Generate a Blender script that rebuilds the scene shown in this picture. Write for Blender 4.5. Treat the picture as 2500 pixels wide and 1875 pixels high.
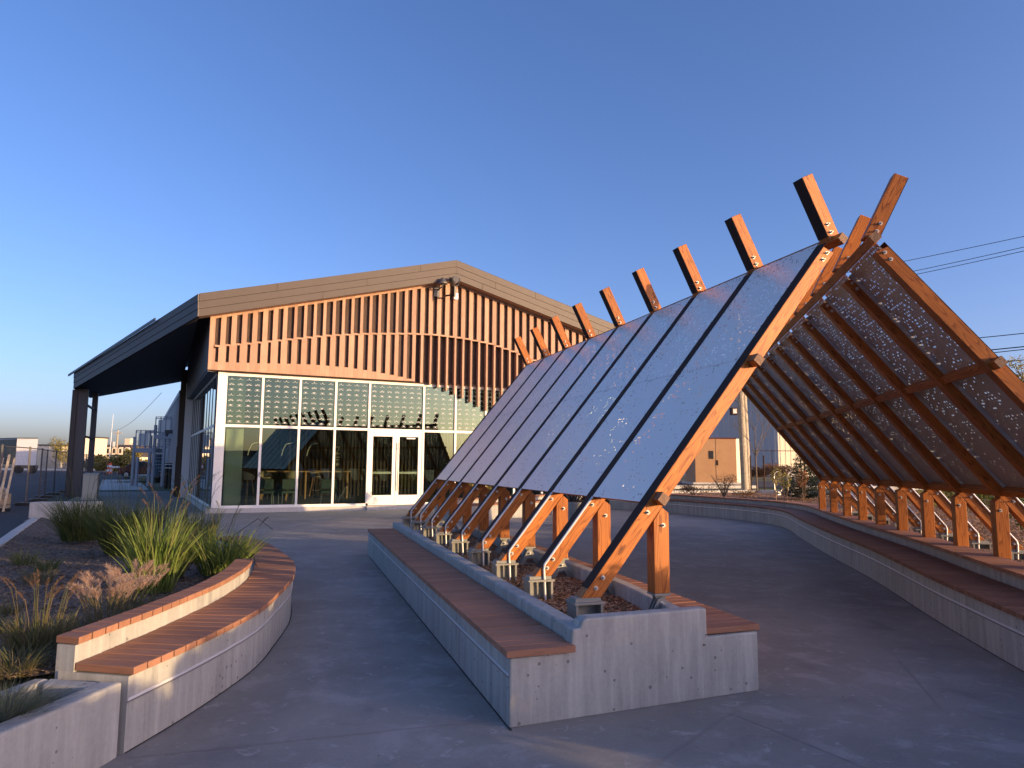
import bpy, bmesh, math, random
from mathutils import Vector, Matrix
R = math.radians
sc = bpy.context.scene
for _o in list(bpy.data.objects): bpy.data.objects.remove(_o, do_unlink=True)
COL = sc.collection
random.seed(7)

# ---------------------------------------------------------------- camera, sky, sun, exposure
EYE = 1.5
PITCH, ROLL = .1139, .007
cam = bpy.data.cameras.new('camera'); cam_o = bpy.data.objects.new('camera', cam); COL.objects.link(cam_o)
cam.sensor_width = 36.0; cam.lens = 1719 / 2500 * 36; cam.clip_start = .05; cam.clip_end = 9000
cam_o.matrix_world = Matrix.Translation((0, 0, EYE)) @ Matrix.Rotation(math.pi / 2 + PITCH, 4, 'X') @ Matrix.Rotation(ROLL, 4, 'Z')
sc.camera = cam_o

SUN_AZ, SUN_EL = 64.0, 5.6          # degrees clockwise from straight behind the viewer, and height
world = bpy.data.worlds.new('World'); sc.world = world; world.use_nodes = True
_nt = world.node_tree; _bg = _nt.nodes['Background']
_sky = _nt.nodes.new('ShaderNodeTexSky'); _sky.sky_type = 'NISHITA'; _sky.sun_disc = False
_sky.sun_elevation = R(SUN_EL + 4); _sky.sun_rotation = R(180 - SUN_AZ)
_sky.air_density = .8; _sky.dust_density = 2.2; _sky.ozone_density = 3.0
_hs = _nt.nodes.new('ShaderNodeHueSaturation'); _hs.inputs['Saturation'].default_value = 1.1
_gm = _nt.nodes.new('ShaderNodeGamma'); _gm.inputs['Gamma'].default_value = 1.0
_nt.links.new(_sky.outputs[0], _gm.inputs['Color']); _nt.links.new(_gm.outputs[0], _hs.inputs['Color']); _tn = _nt.nodes.new('ShaderNodeMix'); _tn.data_type = 'RGBA'; _tn.blend_type = 'MULTIPLY'; _tn.inputs[0].default_value = 1.0; _tn.inputs[7].default_value = (1.12, .87, .97, 1)
_nt.links.new(_hs.outputs[0], _tn.inputs[6]); _nt.links.new(_tn.outputs[2], _bg.inputs['Color']); _bg.inputs['Strength'].default_value = .14
sun = bpy.data.lights.new('sun', 'SUN'); sun_o = bpy.data.objects.new('sun', sun); COL.objects.link(sun_o)
sun.energy = 3.2; sun.angle = R(.55); sun.color = (1.0, .66, .33)
_e, _a = R(SUN_EL), R(SUN_AZ)
SUN_DIR = Vector((math.sin(_a) * math.cos(_e), -math.cos(_a) * math.cos(_e), math.sin(_e)))
sun_o.rotation_euler = SUN_DIR.to_track_quat('Z', 'Y').to_euler()
sc.view_settings.view_transform = 'Standard'; sc.view_settings.look = 'None'
sc.view_settings.exposure = 1.20; sc.view_settings.gamma = 1.0
sc.cycles.max_bounces = 8; sc.cycles.transparent_max_bounces = 24; sc.cycles.sample_clamp_indirect = 6
sc.cycles.use_denoising = True

# ---------------------------------------------------------------- materials
def mat(name, base, rough=.7, metal=0.0, build=None, spec=.5):
    m = bpy.data.materials.new(name); m.use_nodes = True
    nt = m.node_tree; p = nt.nodes['Principled BSDF']
    p.inputs['Base Color'].default_value = (*base, 1); p.inputs['Roughness'].default_value = rough
    p.inputs['Metallic'].default_value = metal; p.inputs['Specular IOR Level'].default_value = spec
    if build: build(nt, p)
    return m
class N:
    """tiny node helper"""
    def __init__(s, nt): s.nt = nt
    def new(s, t, **kw):
        n = s.nt.nodes.new(t)
        for k, v in kw.items():
            if k in n.inputs: n.inputs[k].default_value = v
            else: setattr(n, k, v)
        return n
    def l(s, a, b): s.nt.links.new(a, b)
    def coord(s, kind='Object', scale=(1, 1, 1), rot=(0, 0, 0)):
        c = s.new('ShaderNodeTexCoord'); mp = s.new('ShaderNodeMapping'); mp.inputs['Scale'].default_value = scale
        mp.inputs['Rotation'].default_value = rot
        s.l(c.outputs[kind], mp.inputs[0]); return mp.outputs[0]
    def geo(s, scale=(1, 1, 1)):
        c = s.new('ShaderNodeNewGeometry'); mp = s.new('ShaderNodeMapping'); mp.inputs['Scale'].default_value = scale
        s.l(c.outputs['Position'], mp.inputs[0]); return mp.outputs[0]
    def noise(s, vec, scale, detail=4, rough=.55, dist=0):
        n = s.new('ShaderNodeTexNoise'); n.inputs['Scale'].default_value = scale; n.inputs['Detail'].default_value = detail
        n.inputs['Roughness'].default_value = rough; n.inputs['Distortion'].default_value = dist
        s.l(vec, n.inputs['Vector']); return n.outputs['Fac']
    def ramp(s, fac, stops):
        r = s.new('ShaderNodeValToRGB'); e = r.color_ramp.elements
        while len(e) < len(stops): e.new(.5)
        for i, (p, c) in enumerate(stops): e[i].position = p; e[i].color = (*c, 1) if len(c) == 3 else c
        s.l(fac, r.inputs[0]); return r.outputs[0]
    def mix(s, fac, a, b, mode='MIX'):
        m = s.new('ShaderNodeMix'); m.data_type = 'RGBA'; m.blend_type = mode
        for sock, v in ((m.inputs[0], fac), (m.inputs[6], a), (m.inputs[7], b)):
            if isinstance(v, (int, float)): sock.default_value = v
            elif isinstance(v, tuple): sock.default_value = (*v, 1)
            else: s.l(v, sock)
        return m.outputs[2]
    def math(s, op, a, b=None):
        m = s.new('ShaderNodeMath'); m.operation = op
        for sock, v in ((m.inputs[0], a), (m.inputs[1], b)):
            if v is None: continue
            if isinstance(v, (int, float)): sock.default_value = v
            else: s.l(v, sock)
        return m.outputs[0]
    def bump(s, h, p, strength=.3, dist=.01):
        b = s.new('ShaderNodeBump'); b.inputs['Strength'].default_value = strength; b.inputs['Distance'].default_value = dist
        s.l(h, b.inputs['Height']); s.l(b.outputs[0], p.inputs['Normal'])

def _concrete(c0, c1, streak=1.0, pores=True):
    def f(nt, p):
        n = N(nt); v = n.geo(); vs = n.geo((7, 7, .55))
        a = n.noise(v, 1.3, 6, .62); b = n.noise(vs, 2.0, 5, .6); c = n.noise(v, 38, 3, .6)
        col = n.mix(n.ramp(a, [(.28, (0, 0, 0)), (.72, (1, 1, 1))]), c0, c1)
        col = n.mix(n.math('MULTIPLY', n.ramp(b, [(.50, (0, 0, 0)), (.68, (1, 1, 1))]), .6 * streak), col, tuple(min(1, x * 1.4) for x in c1))
        col = n.mix(n.math('MULTIPLY', n.ramp(b, [(.32, (1, 1, 1)), (.45, (0, 0, 0))]), .6 * streak), col, tuple(x * .55 for x in c0))
        col = n.mix(.35, col, n.mix(c, tuple(x * .75 for x in c0), tuple(x * 1.2 for x in c1)))
        if pores:
            vo = n.new('ShaderNodeTexVoronoi'); vo.inputs['Scale'].default_value = 17; n.l(v, vo.inputs['Vector'])
            rr = n.new('ShaderNodeSeparateColor'); n.l(vo.outputs['Color'], rr.inputs[0])
            rad = n.math('MULTIPLY', n.math('MAXIMUM', n.math('SUBTRACT', rr.outputs[0], .42), 0), .36)
            hole = n.math('LESS_THAN', vo.outputs['Distance'], rad)
            col = n.mix(n.math('MULTIPLY', hole, .7), col, tuple(x * .35 for x in c0))
        n.l(col, p.inputs['Base Color'])
        n.bump(n.math('ADD', n.math('MULTIPLY', a, .6), n.math('MULTIPLY', c, .4)), p, .35, .006)
    return f
M = {}
M['concrete'] = mat('cast concrete', (.36, .36, .34), .85, build=_concrete((.27, .275, .25), (.40, .40, .365)))
M['concrete_pale'] = mat('pale concrete', (.5, .49, .46), .85, build=_concrete((.42, .41, .37), (.54, .52, .47), .5))
def _plaza(nt, p):
    n = N(nt); v = n.geo(); vb = n.geo((1.2, 5.5, 1))
    big = n.noise(v, .45, 6, .62, .6); mid = n.noise(v, 2.4, 7, .68, .4); br = n.noise(vb, 9, 4, .6); fine = n.noise(v, 75, 3, .6); spot = n.noise(v, 7.5, 5, .7, .8)
    col = n.mix(n.ramp(big, [(.38, (0, 0, 0)), (.62, (1, 1, 1))]), (.215, .205, .175), (.315, .30, .255))
    col = n.mix(n.math('MULTIPLY', n.ramp(mid, [(.52, (0, 0, 0)), (.62, (1, 1, 1))]), .65), col, (.42, .39, .365))
    col = n.mix(n.math('MULTIPLY', n.ramp(mid, [(.33, (1, 1, 1)), (.45, (0, 0, 0))]), .55), col, (.14, .125, .118))
    col = n.mix(n.math('MULTIPLY', n.ramp(spot, [(.60, (0, 0, 0)), (.66, (1, 1, 1))]), .65), col, (.50, .47, .44))
    col = n.mix(n.math('MULTIPLY', n.ramp(spot, [(.27, (1, 1, 1)), (.33, (0, 0, 0))]), .55), col, (.10, .09, .085))
    col = n.mix(n.math('MULTIPLY', n.ramp(br, [(.52, (0, 0, 0)), (.72, (1, 1, 1))]), .3), col, (.38, .35, .33))
    col = n.mix(.32, col, n.mix(fine, (.10, .09, .085), (.38, .35, .33)))
    n.l(col, p.inputs['Base Color'])
    rr = n.new('ShaderNodeMapRange'); n.l(mid, rr.inputs[0]); rr.inputs[3].default_value = .62; rr.inputs[4].default_value = .95
    n.l(rr.outputs[0], p.inputs['Roughness'])
    n.bump(n.math('ADD', n.math('MULTIPLY', fine, .5), n.math('MULTIPLY', br, .5)), p, .4, .004)
M['plaza'] = mat('broomed plaza concrete', (.15, .15, .15), .8, build=_plaza)
def _speck(c0, c1, scale, rough=.9, bump=.4, d=.01, c2=None):
    def f(nt, p):
        n = N(nt); v = n.geo(); a = n.noise(v, scale, 4, .7); b = n.noise(v, scale * .07, 3, .6)
        col = n.mix(n.ramp(a, [(.35, (0, 0, 0)), (.65, (1, 1, 1))]), c0, c1)
        if c2: col = n.mix(n.ramp(b, [(.4, (0, 0, 0)), (.65, (1, 1, 1))]), col, c2)
        n.l(col, p.inputs['Base Color']); n.bump(a, p, bump, d)
    return f
M['asphalt'] = mat('asphalt', (.04, .04, .042), .85, build=_speck((.016, .016, .018), (.042, .042, .044), 60))
M['mulch'] = mat('wood mulch', (.1, .06, .035), .9, build=_speck((.09, .05, .03), (.34, .20, .115), 34, bump=1, d=.03))
M['gravel_mulch'] = mat('garden mulch', (.07, .06, .05), .9, build=_speck((.06, .044, .032), (.22, .16, .115), 30, bump=1, d=.03))
M['lawn'] = mat('lawn', (.05, .09, .015), .9, build=_speck((.03, .06, .010), (.09, .12, .02), 25, c2=(.12, .13, .03)))
M['field'] = mat('dry field', (.10, .09, .04), .9, build=_speck((.07, .07, .03), (.16, .13, .06), 3, c2=(.06, .08, .025)))
def _wood(c0, c1, c2, ringscale=1.0, rough=.55):
    def f(nt, p):
        n = N(nt); uv = n.new('ShaderNodeTexCoord'); mp = n.new('ShaderNodeMapping'); n.l(uv.outputs['UV'], mp.inputs[0])
        mp.inputs['Scale'].default_value = (1, 1, 1)
        oi = n.new('ShaderNodeObjectInfo'); add = n.new('ShaderNodeVectorMath'); add.operation = 'ADD'
        sc3 = n.new('ShaderNodeVectorMath'); sc3.operation = 'SCALE'; sc3.inputs[0].default_value = (7.3, 3.1, 1.7); n.l(oi.outputs['Random'], sc3.inputs['Scale'])
        n.l(mp.outputs[0], add.inputs[0]); n.l(sc3.outputs[0], add.inputs[1]); v = add.outputs[0]
        st = n.new('ShaderNodeMapping'); st.inputs['Scale'].default_value = (.55, 6, 1); n.l(v, st.inputs[0])
        field = n.noise(st.outputs[0], 1.5 * ringscale, 2, .5)
        rings = n.math('FRACT', n.math('MULTIPLY', field, 15))
        st2 = n.new('ShaderNodeMapping'); st2.inputs['Scale'].default_value = (2.2, 70, 1); n.l(v, st2.inputs[0])
        fib = n.noise(st2.outputs[0], 1.4, 4, .65)
        st3 = n.new('ShaderNodeMapping'); st3.inputs['Scale'].default_value = (1.0, 1.6, 1); n.l(v, st3.inputs[0])
        big = n.noise(st3.outputs[0], 2.2, 3, .6)
        col = n.mix(n.ramp(rings, [(.0, (0, 0, 0)), (.62, (.25, .25, .25)), (.9, (1, 1, 1)), (1.0, (.1, .1, .1))]), c1, c0)
        col = n.mix(n.math('MULTIPLY', fib, .55), col, c2)
        col = n.mix(n.math('MULTIPLY', n.ramp(big, [(.35, (0, 0, 0)), (.75, (1, 1, 1))]), .3), col, tuple(x * .6 for x in c0))
        kn = n.new('ShaderNodeTexVoronoi'); kn.inputs['Scale'].default_value = 1.0
        st4 = n.new('ShaderNodeMapping'); st4.inputs['Scale'].default_value = (2.1, 7.0, 1); n.l(v, st4.inputs[0]); n.l(st4.outputs[0], kn.inputs['Vector'])
        ks = n.new('ShaderNodeSeparateColor'); n.l(kn.outputs['Color'], ks.inputs[0])
        knot = n.math('MULTIPLY', n.math('LESS_THAN', kn.outputs['Distance'], .11), n.math('GREATER_THAN', ks.outputs[1], .62))
        col = n.mix(n.math('MULTIPLY', knot, .55 * (1 if ringscale == 1.0 else 0)), col, tuple(x * .35 for x in c0))
        hv = n.new('ShaderNodeHueSaturation'); n.l(col, hv.inputs['Color'])
        mr = n.new('ShaderNodeMapRange'); n.l(oi.outputs['Random'], mr.inputs[0]); mr.inputs[3].default_value = .80; mr.inputs[4].default_value = 1.22; n.l(mr.outputs[0], hv.inputs['Value'])
        gi = n.new('ShaderNodeNewGeometry'); mr2 = n.new('ShaderNodeMapRange'); n.l(gi.outputs['Random Per Island'], mr2.inputs[0]); mr2.inputs[3].default_value = .86; mr2.inputs[4].default_value = 1.14
        hv2 = n.new('ShaderNodeHueSaturation'); n.l(hv.outputs[0], hv2.inputs['Color']); n.l(mr2.outputs[0], hv2.inputs['Value']); col = hv2.outputs[0]
        n.l(col, p.inputs['Base Color'])
        n.bump(n.math('ADD', n.math('MULTIPLY', rings, .35), n.math('MULTIPLY', fib, .65)), p, .25, .002)
    return f
M['timber'] = mat('stained timber', (.3, .1, .03), .5, build=_wood((.145, .038, .009), (.50, .178, .036), (.33, .10, .019)), spec=.25)
M['timber_end'] = mat('timber end grain', (.2, .11, .07), .8, build=_speck((.13, .075, .045), (.24, .15, .10), 60))
M['cap'] = mat('near black brown', (.040, .020, .014), .75, spec=.2)  # also stands for the shade on rafter tops and horn faces
M['board'] = mat('composite bench board', (.28, .115, .07), .75, build=_wood((.255, .125, .075), (.33, .165, .10), (.29, .145, .088), .6), spec=.25)
M['clad'] = mat('pale cedar cladding', (.5, .29, .16), .6, build=_wood((.34, .205, .135), (.43, .265, .18), (.38, .235, .155), .7), spec=.3)
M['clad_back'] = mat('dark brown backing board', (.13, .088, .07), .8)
M['fascia'] = mat('bronze metal fascia', (.085, .070, .060), .6, .1, build=lambda nt, p: (lambda n: n.bump(n.noise(n.geo((1, 1, 1)), 1.6, 3, .5), p, .35, .03))(N(nt)))
M['soffit'] = mat('dark soffit board', (.05, .045, .045), .7)
M['darksteel'] = mat('dark steel cladding', (.10, .098, .10), .5, .3)
M['steel_grey'] = mat('grey painted steel', (.36, .375, .40), .55)
M['galv'] = mat('galvanised steel', (.55, .55, .54), .42, .6)
M['bolt'] = mat('zinc washer', (.50, .49, .45), .5, .4)
M['base_paint'] = mat('grey green base paint', (.22, .225, .20), .6)
M['frame'] = mat('off white window frame', (.78, .77, .70), .45)
M['white'] = mat('white paint', (.8, .8, .78), .6)
M['print'] = mat('white printed film', (.50, .52, .50), .7)
M['strip'] = mat('white edge strip', (.70, .70, .70), .35, .2)
M['strip_dark'] = mat('grey joint strip', (.16, .16, .155), .6)
M['blackplastic'] = mat('black plastic', (.012, .012, .013), .35)
M['door_tan'] = mat('tan enclosure paint', (.36, .20, .09), .6, build=_speck((.33, .185, .082), (.38, .215, .10), 2))
M['cream'] = mat('cream siding', (.62, .56, .42), .7)
M['metal_wall'] = mat('grey corrugated siding', (.46, .47, .48), .5, .2)
M['metal_pale'] = mat('pale metal siding', (.62, .63, .62), .5, .2)
M['orange'] = mat('safety orange', (.75, .10, .03), .6)
M['blue'] = mat('blue grey plastic', (.045, .09, .13), .5)
M['roofdark'] = mat('dark roof', (.05, .04, .04), .8)
M['wire'] = mat('black cable', (.015, .015, .017), .6)
M['polewood'] = mat('weathered pole wood', (.40, .34, .24), .85, build=_speck((.30, .26, .19), (.46, .40, .30), 9))
M['bark'] = mat('bark', (.16, .12, .085), .9, build=_speck((.11, .08, .055), (.22, .17, .12), 30))
M['car'] = mat('dark red car paint', (.09, .015, .012), .3)
M['tyre'] = mat('tyre rubber', (.015, .015, .015), .8)
M['teal'] = mat('teal upholstery', (.06, .10, .095), .7)
M['stool'] = mat('beige stool shell', (.42, .36, .26), .6)
M['beech'] = mat('beech wood leg', (.55, .32, .15), .5)
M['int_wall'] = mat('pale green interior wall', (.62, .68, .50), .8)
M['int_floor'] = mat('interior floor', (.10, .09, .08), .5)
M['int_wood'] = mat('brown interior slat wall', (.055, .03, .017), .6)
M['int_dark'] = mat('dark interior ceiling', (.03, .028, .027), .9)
M['red'] = mat('red paint', (.5, .03, .02), .5)
def leaf(name, cols, trans=.35, rough=.6):
    """leaf or blade colour that varies from leaf to leaf, with light passing through"""
    m = bpy.data.materials.new(name); m.use_nodes = True; nt = m.node_tree; n = N(nt); p = nt.nodes['Principled BSDF']
    g = n.new('ShaderNodeNewGeometry'); st = [(i / max(1, len(cols) - 1), c) for i, c in enumerate(cols)]
    c = n.ramp(g.outputs['Random Per Island'], st); n.l(c, p.inputs['Base Color']); p.inputs['Roughness'].default_value = rough
    p.inputs['Specular IOR Level'].default_value = .25
    tr = n.new('ShaderNodeBsdfTranslucent'); n.l(c, tr.inputs[0]); mx = n.new('ShaderNodeMixShader'); mx.inputs[0].default_value = trans
    n.l(p.outputs[0], mx.inputs[1]); n.l(tr.outputs[0], mx.inputs[2]); n.l(mx.outputs[0], nt.nodes['Material Output'].inputs[0]); return m
M['grass_dark'] = leaf('dark grass blade', [(.05, .08, .022), (.09, .125, .03), (.14, .16, .05), (.20, .18, .08)])
M['grass_lit'] = leaf('bright grass blade', [(.09, .15, .025), (.14, .21, .04), (.19, .25, .06), (.24, .24, .09)])
M['grass_tan'] = leaf('tan grass blade', [(.12, .11, .05), (.20, .16, .08), (.10, .13, .04), (.26, .19, .11)])
M['grass_pink'] = leaf('feathery pale seed head', [(.62, .46, .34), (.72, .55, .42), (.50, .36, .26)], .45)
M['grass_blue'] = leaf('blue green fescue blade', [(.10, .12, .07), (.16, .18, .10), (.22, .23, .14), (.08, .10, .06)])
M['seed_dark'] = leaf('dark seed head', [(.02, .015, .015), (.05, .035, .03)], .2)
M['seed_tan'] = leaf('tan seed head', [(.30, .20, .13), (.24, .16, .09)], .4)
M['leaf_green'] = leaf('green leaf', [(.045, .08, .015), (.08, .12, .02), (.13, .16, .03), (.18, .17, .03)])
M['leaf_yellow'] = leaf('yellow autumn leaf', [(.30, .26, .05), (.36, .28, .07), (.20, .22, .05), (.38, .30, .12)])
M['leaf_red'] = leaf('red brown autumn leaf', [(.20, .06, .03), (.28, .11, .04), (.22, .15, .06), (.14, .08, .04)])
M['leaf_brown'] = leaf('brown dry leaf', [(.16, .10, .06), (.22, .14, .08), (.12, .09, .05)])
M['needle'] = leaf('blue green spruce needle', [(.018, .035, .022), (.03, .05, .035), (.045, .07, .05)], .1)
M['shrub_far'] = leaf('olive shrub leaf', [(.14, .15, .03), (.24, .20, .05), (.32, .25, .08), (.17, .18, .05)], .25)
M['chip'] = leaf('wood chip', [(.26, .135, .065), (.42, .235, .12), (.58, .37, .21), (.14, .08, .045), (.34, .175, .09)], .0, .8)
M['chip_grey'] = leaf('dark mulch chip', [(.095, .073, .05), (.17, .13, .088), (.30, .225, .155), (.055, .043, .03)], .0, .8)

def _glass(name, tint, refl, through):
    m = bpy.data.materials.new(name); m.use_nodes = True; nt = m.node_tree; n = N(nt)
    for x in list(nt.nodes):
        if x.type == 'BSDF_PRINCIPLED': nt.nodes.remove(x)
    tr = n.new('ShaderNodeBsdfTransparent'); tr.inputs[0].default_value = (*through, 1)
    gl = n.new('ShaderNodeBsdfGlossy'); gl.inputs['Color'].default_value = (*tint, 1); gl.inputs['Roughness'].default_value = .012
    nz = n.noise(n.geo((1, 1, .6)), .8, 2, .5); b = n.new('ShaderNodeBump'); b.inputs['Strength'].default_value = .02; b.inputs['Distance'].default_value = .05
    n.l(nz, b.inputs['Height']); n.l(b.outputs[0], gl.inputs['Normal'])
    fr = n.new('ShaderNodeLayerWeight'); fr.inputs[0].default_value = .35
    f = n.math('MINIMUM', n.math('ADD', n.math('MULTIPLY', fr.outputs['Fresnel'], .9), refl), 1)
    mx = n.new('ShaderNodeMixShader'); n.l(f, mx.inputs[0]); n.l(tr.outputs[0], mx.inputs[1]); n.l(gl.outputs[0], mx.inputs[2])
    n.l(mx.outputs[0], nt.nodes['Material Output'].inputs[0]); return m
M['glass'] = _glass('clear greenish glazing', (.50, .70, .62), .06, (.74, .79, .74))
M['glass_up'] = _glass('tinted upper glazing', (.44, .64, .54), .09, (.50, .56, .52))
M['glass_side'] = _glass('side glazing', (.85, .88, .85), .45, (.35, .38, .36))

def _perf(name, base, metal):
    """powder coated sheet with rows of small drop shaped perforations, denser near the ridge"""
    m = bpy.data.materials.new(name); m.use_nodes = True; nt = m.node_tree; n = N(nt); p = nt.nodes['Principled BSDF']
    p.inputs['Base Color'].default_value = (*base, 1); p.inputs['Roughness'].default_value = .34; p.inputs['Metallic'].default_value = metal
    uv = n.new('ShaderNodeTexCoord'); oi = n.new('ShaderNodeObjectInfo')
    sep = n.new('ShaderNodeSeparateXYZ'); n.l(uv.outputs['UV'], sep.inputs[0])      # x metres along the slope from the ridge, y metres across
    off = n.math('MULTIPLY', oi.outputs['Random'], 57.0)
    comb = n.new('ShaderNodeCombineXYZ'); n.l(n.math('MULTIPLY', sep.outputs[0], 1 / .034), comb.inputs[0])
    n.l(n.math('ADD', n.math('MULTIPLY', sep.outputs[1], 1 / .021), off), comb.inputs[1])
    fl = n.new('ShaderNodeVectorMath'); fl.operation = 'FLOOR'; n.l(comb.outputs[0], fl.inputs[0])
    fr = n.new('ShaderNodeVectorMath'); fr.operation = 'FRACTION'; n.l(comb.outputs[0], fr.inputs[0])
    wn = n.new('ShaderNodeTexWhiteNoise'); wn.noise_dimensions = '2D'; n.l(fl.outputs[0], wn.inputs['Vector'])
    sw = n.new('ShaderNodeSeparateColor'); n.l(wn.outputs['Color'], sw.inputs[0])
    cl = n.noise(uv.outputs['UV'], 2.6, 2, .5)
    dens = n.math('ADD', n.math('MULTIPLY', n.math('SUBTRACT', 1.0, n.math('MULTIPLY', sep.outputs[0], .26)), .42), n.math('MULTIPLY', n.math('SUBTRACT', cl, .5), .16))
    dens = n.math('MAXIMUM', dens, .07)
    on = n.math('LESS_THAN', sw.outputs[0], dens)
    fs = n.new('ShaderNodeSeparateXYZ'); n.l(fr.outputs[0], fs.inputs[0])
    big = n.math('LESS_THAN', sw.outputs[1], .42)
    dx = n.math('MULTIPLY', n.math('SUBTRACT', fs.outputs[0], .5), 34.0); dy = n.math('MULTIPLY', n.math('SUBTRACT', fs.outputs[1], .5), 21.0)   # millimetres
    hx = n.math('ADD', 3.2, n.math('MULTIPLY', big, 7.3)); hy = n.math('ADD', 3.1, n.math('MULTIPLY', big, 2.9))
    e = n.math('ADD', n.math('POWER', n.math('DIVIDE', n.math('ABSOLUTE', dx), hx), 2.0), n.math('POWER', n.math('DIVIDE', n.math('ABSOLUTE', dy), hy), 2.0))
    hole = n.math('MULTIPLY', n.math('LESS_THAN', e, 1.0), on)
    tr = n.new('ShaderNodeBsdfTransparent'); mx = n.new('ShaderNodeMixShader'); n.l(hole, mx.inputs[0]); n.l(p.outputs[0], mx.inputs[1]); n.l(tr.outputs[0], mx.inputs[2])
    n.l(mx.outputs[0], nt.nodes['Material Output'].inputs[0]); return m
M['perf'] = _perf('perforated white metal panel', (.92, .84, .74), .15); M['perf_shade'] = _perf('perforated panel, grey brown inner face', (.36, .31, .28), .0)  # inner face toned darker to stand for the underside's shade

# ---------------------------------------------------------------- mesh helpers
class MB:
    """collects shapes and links them as ONE mesh object"""
    def __init__(s, axis=None): s.v = []; s.f = []; s.mi = []; s.axis = Vector(axis).normalized() if axis else None; s.uvaxis = []
    def add(s, vs, fs, mi=0, axis=None):
        b = len(s.v); s.v += [Vector(p) for p in vs]; s.f += [tuple(b + i for i in f) for f in fs]; s.mi += [mi] * len(fs)
        s.uvaxis += [Vector(axis).normalized() if axis is not None else s.axis] * len(fs); return s
    def box(s, x0, x1, y0, y1, z0, z1, mi=0, axis=None):
        return s.add([(x0, y0, z0), (x1, y0, z0), (x1, y1, z0), (x0, y1, z0), (x0, y0, z1), (x1, y0, z1), (x1, y1, z1), (x0, y1, z1)],
                     [(0, 3, 2, 1), (4, 5, 6, 7), (0, 1, 5, 4), (1, 2, 6, 5), (2, 3, 7, 6), (3, 0, 4, 7)], mi, axis)
    def hexa(s, lo, hi, mi=0, axis=None):
        """two matching rings of points (bottom, top) -> closed prism"""
        n = len(lo); fs = [tuple(reversed(range(n))), tuple(range(n, 2 * n))] + [(i, (i + 1) % n, n + (i + 1) % n, n + i) for i in range(n)]
        return s.add(list(lo) + list(hi), fs, mi, axis)
    def xz(s, poly, y0, y1, mi=0, axis=None):
        return s.hexa([(x, y1, z) for x, z in poly], [(x, y0, z) for x, z in poly], mi, axis)
    def xy(s, poly, z0, z1, mi=0, axis=None):
        return s.hexa([(x, y, z0) for x, y in poly], [(x, y, z1) for x, y in poly], mi, axis)
    def tube(s, pts, r, n=8, mi=0, caps=True, r1=None):
        pts = [Vector(p) for p in pts]; k = len(pts); rings = []; up = None
        for i, p in enumerate(pts):
            d = (pts[min(i + 1, k - 1)] - pts[max(i - 1, 0)]).normalized()
            a = d.orthogonal().normalized() if up is None else (up - d * up.dot(d)).normalized()
            up = a; b = d.cross(a); rr = r if r1 is None else r + (r1 - r) * i / (k - 1)
            rings.append([p + (a * math.cos(2 * math.pi * j / n) + b * math.sin(2 * math.pi * j / n)) * rr for j in range(n)])
        vs = [q for ring in rings for q in ring]; fs = []
        for i in range(k - 1):
            for j in range(n): fs.append((i * n + j, i * n + (j + 1) % n, (i + 1) * n + (j + 1) % n, (i + 1) * n + j))
        if caps: fs += [tuple(reversed(range(n))), tuple(range((k - 1) * n, k * n))]
        return s.add(vs, fs, mi, pts[-1] - pts[0])
    def cyl(s, c, r, h, n=16, mi=0, r1=None, axis='z'):
        c = Vector(c); d = {'x': Vector((1, 0, 0)), 'y': Vector((0, 1, 0)), 'z': Vector((0, 0, 1))}[axis]
        return s.tube([c, c + d * h], r, n, mi, True, r1)
    def build(s, name, m, parent=None, smooth=False, bevel=0):
        me = bpy.data.meshes.new(name); me.from_pydata([tuple(p) for p in s.v], [], s.f); me.update()
        for mm in (m if isinstance(m, (list, tuple)) else [m]): me.materials.append(mm)
        for i, p in enumerate(me.polygons): p.material_index = s.mi[i]; p.use_smooth = smooth
        if any(a is not None for a in s.uvaxis):
            uv = me.uv_layers.new(name='UVMap').data
            for i, p in enumerate(me.polygons):
                ax = s.uvaxis[i] or Vector((1, 0, 0)); nn = p.normal; t = ax - nn * ax.dot(nn)
                if t.length < .3: t = nn.orthogonal()
                t.normalize(); b = nn.cross(t)
                for li in p.loop_indices:
                    co = me.vertices[me.loops[li].vertex_index].co; uv[li].uv = (co.dot(t), co.dot(b))
        o = bpy.data.objects.new(name, me); COL.objects.link(o)
        if parent: o.parent = parent
        if bevel:
            md = o.modifiers.new('edge', 'BEVEL'); md.width = bevel; md.segments = 2; md.limit_method = 'ANGLE'; md.angle_limit = R(35)
        return o
def tag(o, label=None, cat=None, group=None, kind=None):
    if label: o['label'] = label
    if cat: o['category'] = cat
    if group: o['group'] = group
    if kind: o['kind'] = kind
    return o
def empty(name, loc, rz=0.0, label=None, cat=None, group=None):
    o = bpy.data.objects.new(name, None); COL.objects.link(o); o.location = loc; o.rotation_euler = (0, 0, rz); o.empty_display_size = .2
    return tag(o, label, cat, group)
def struct(o): o['kind'] = 'structure'; return o
def copy_tree(o, parent=None):
    c = o.copy(); COL.objects.link(c); c.parent = parent
    for ch in [x for x in bpy.data.objects if x.parent is o]: copy_tree(ch, c)
    return c
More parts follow.
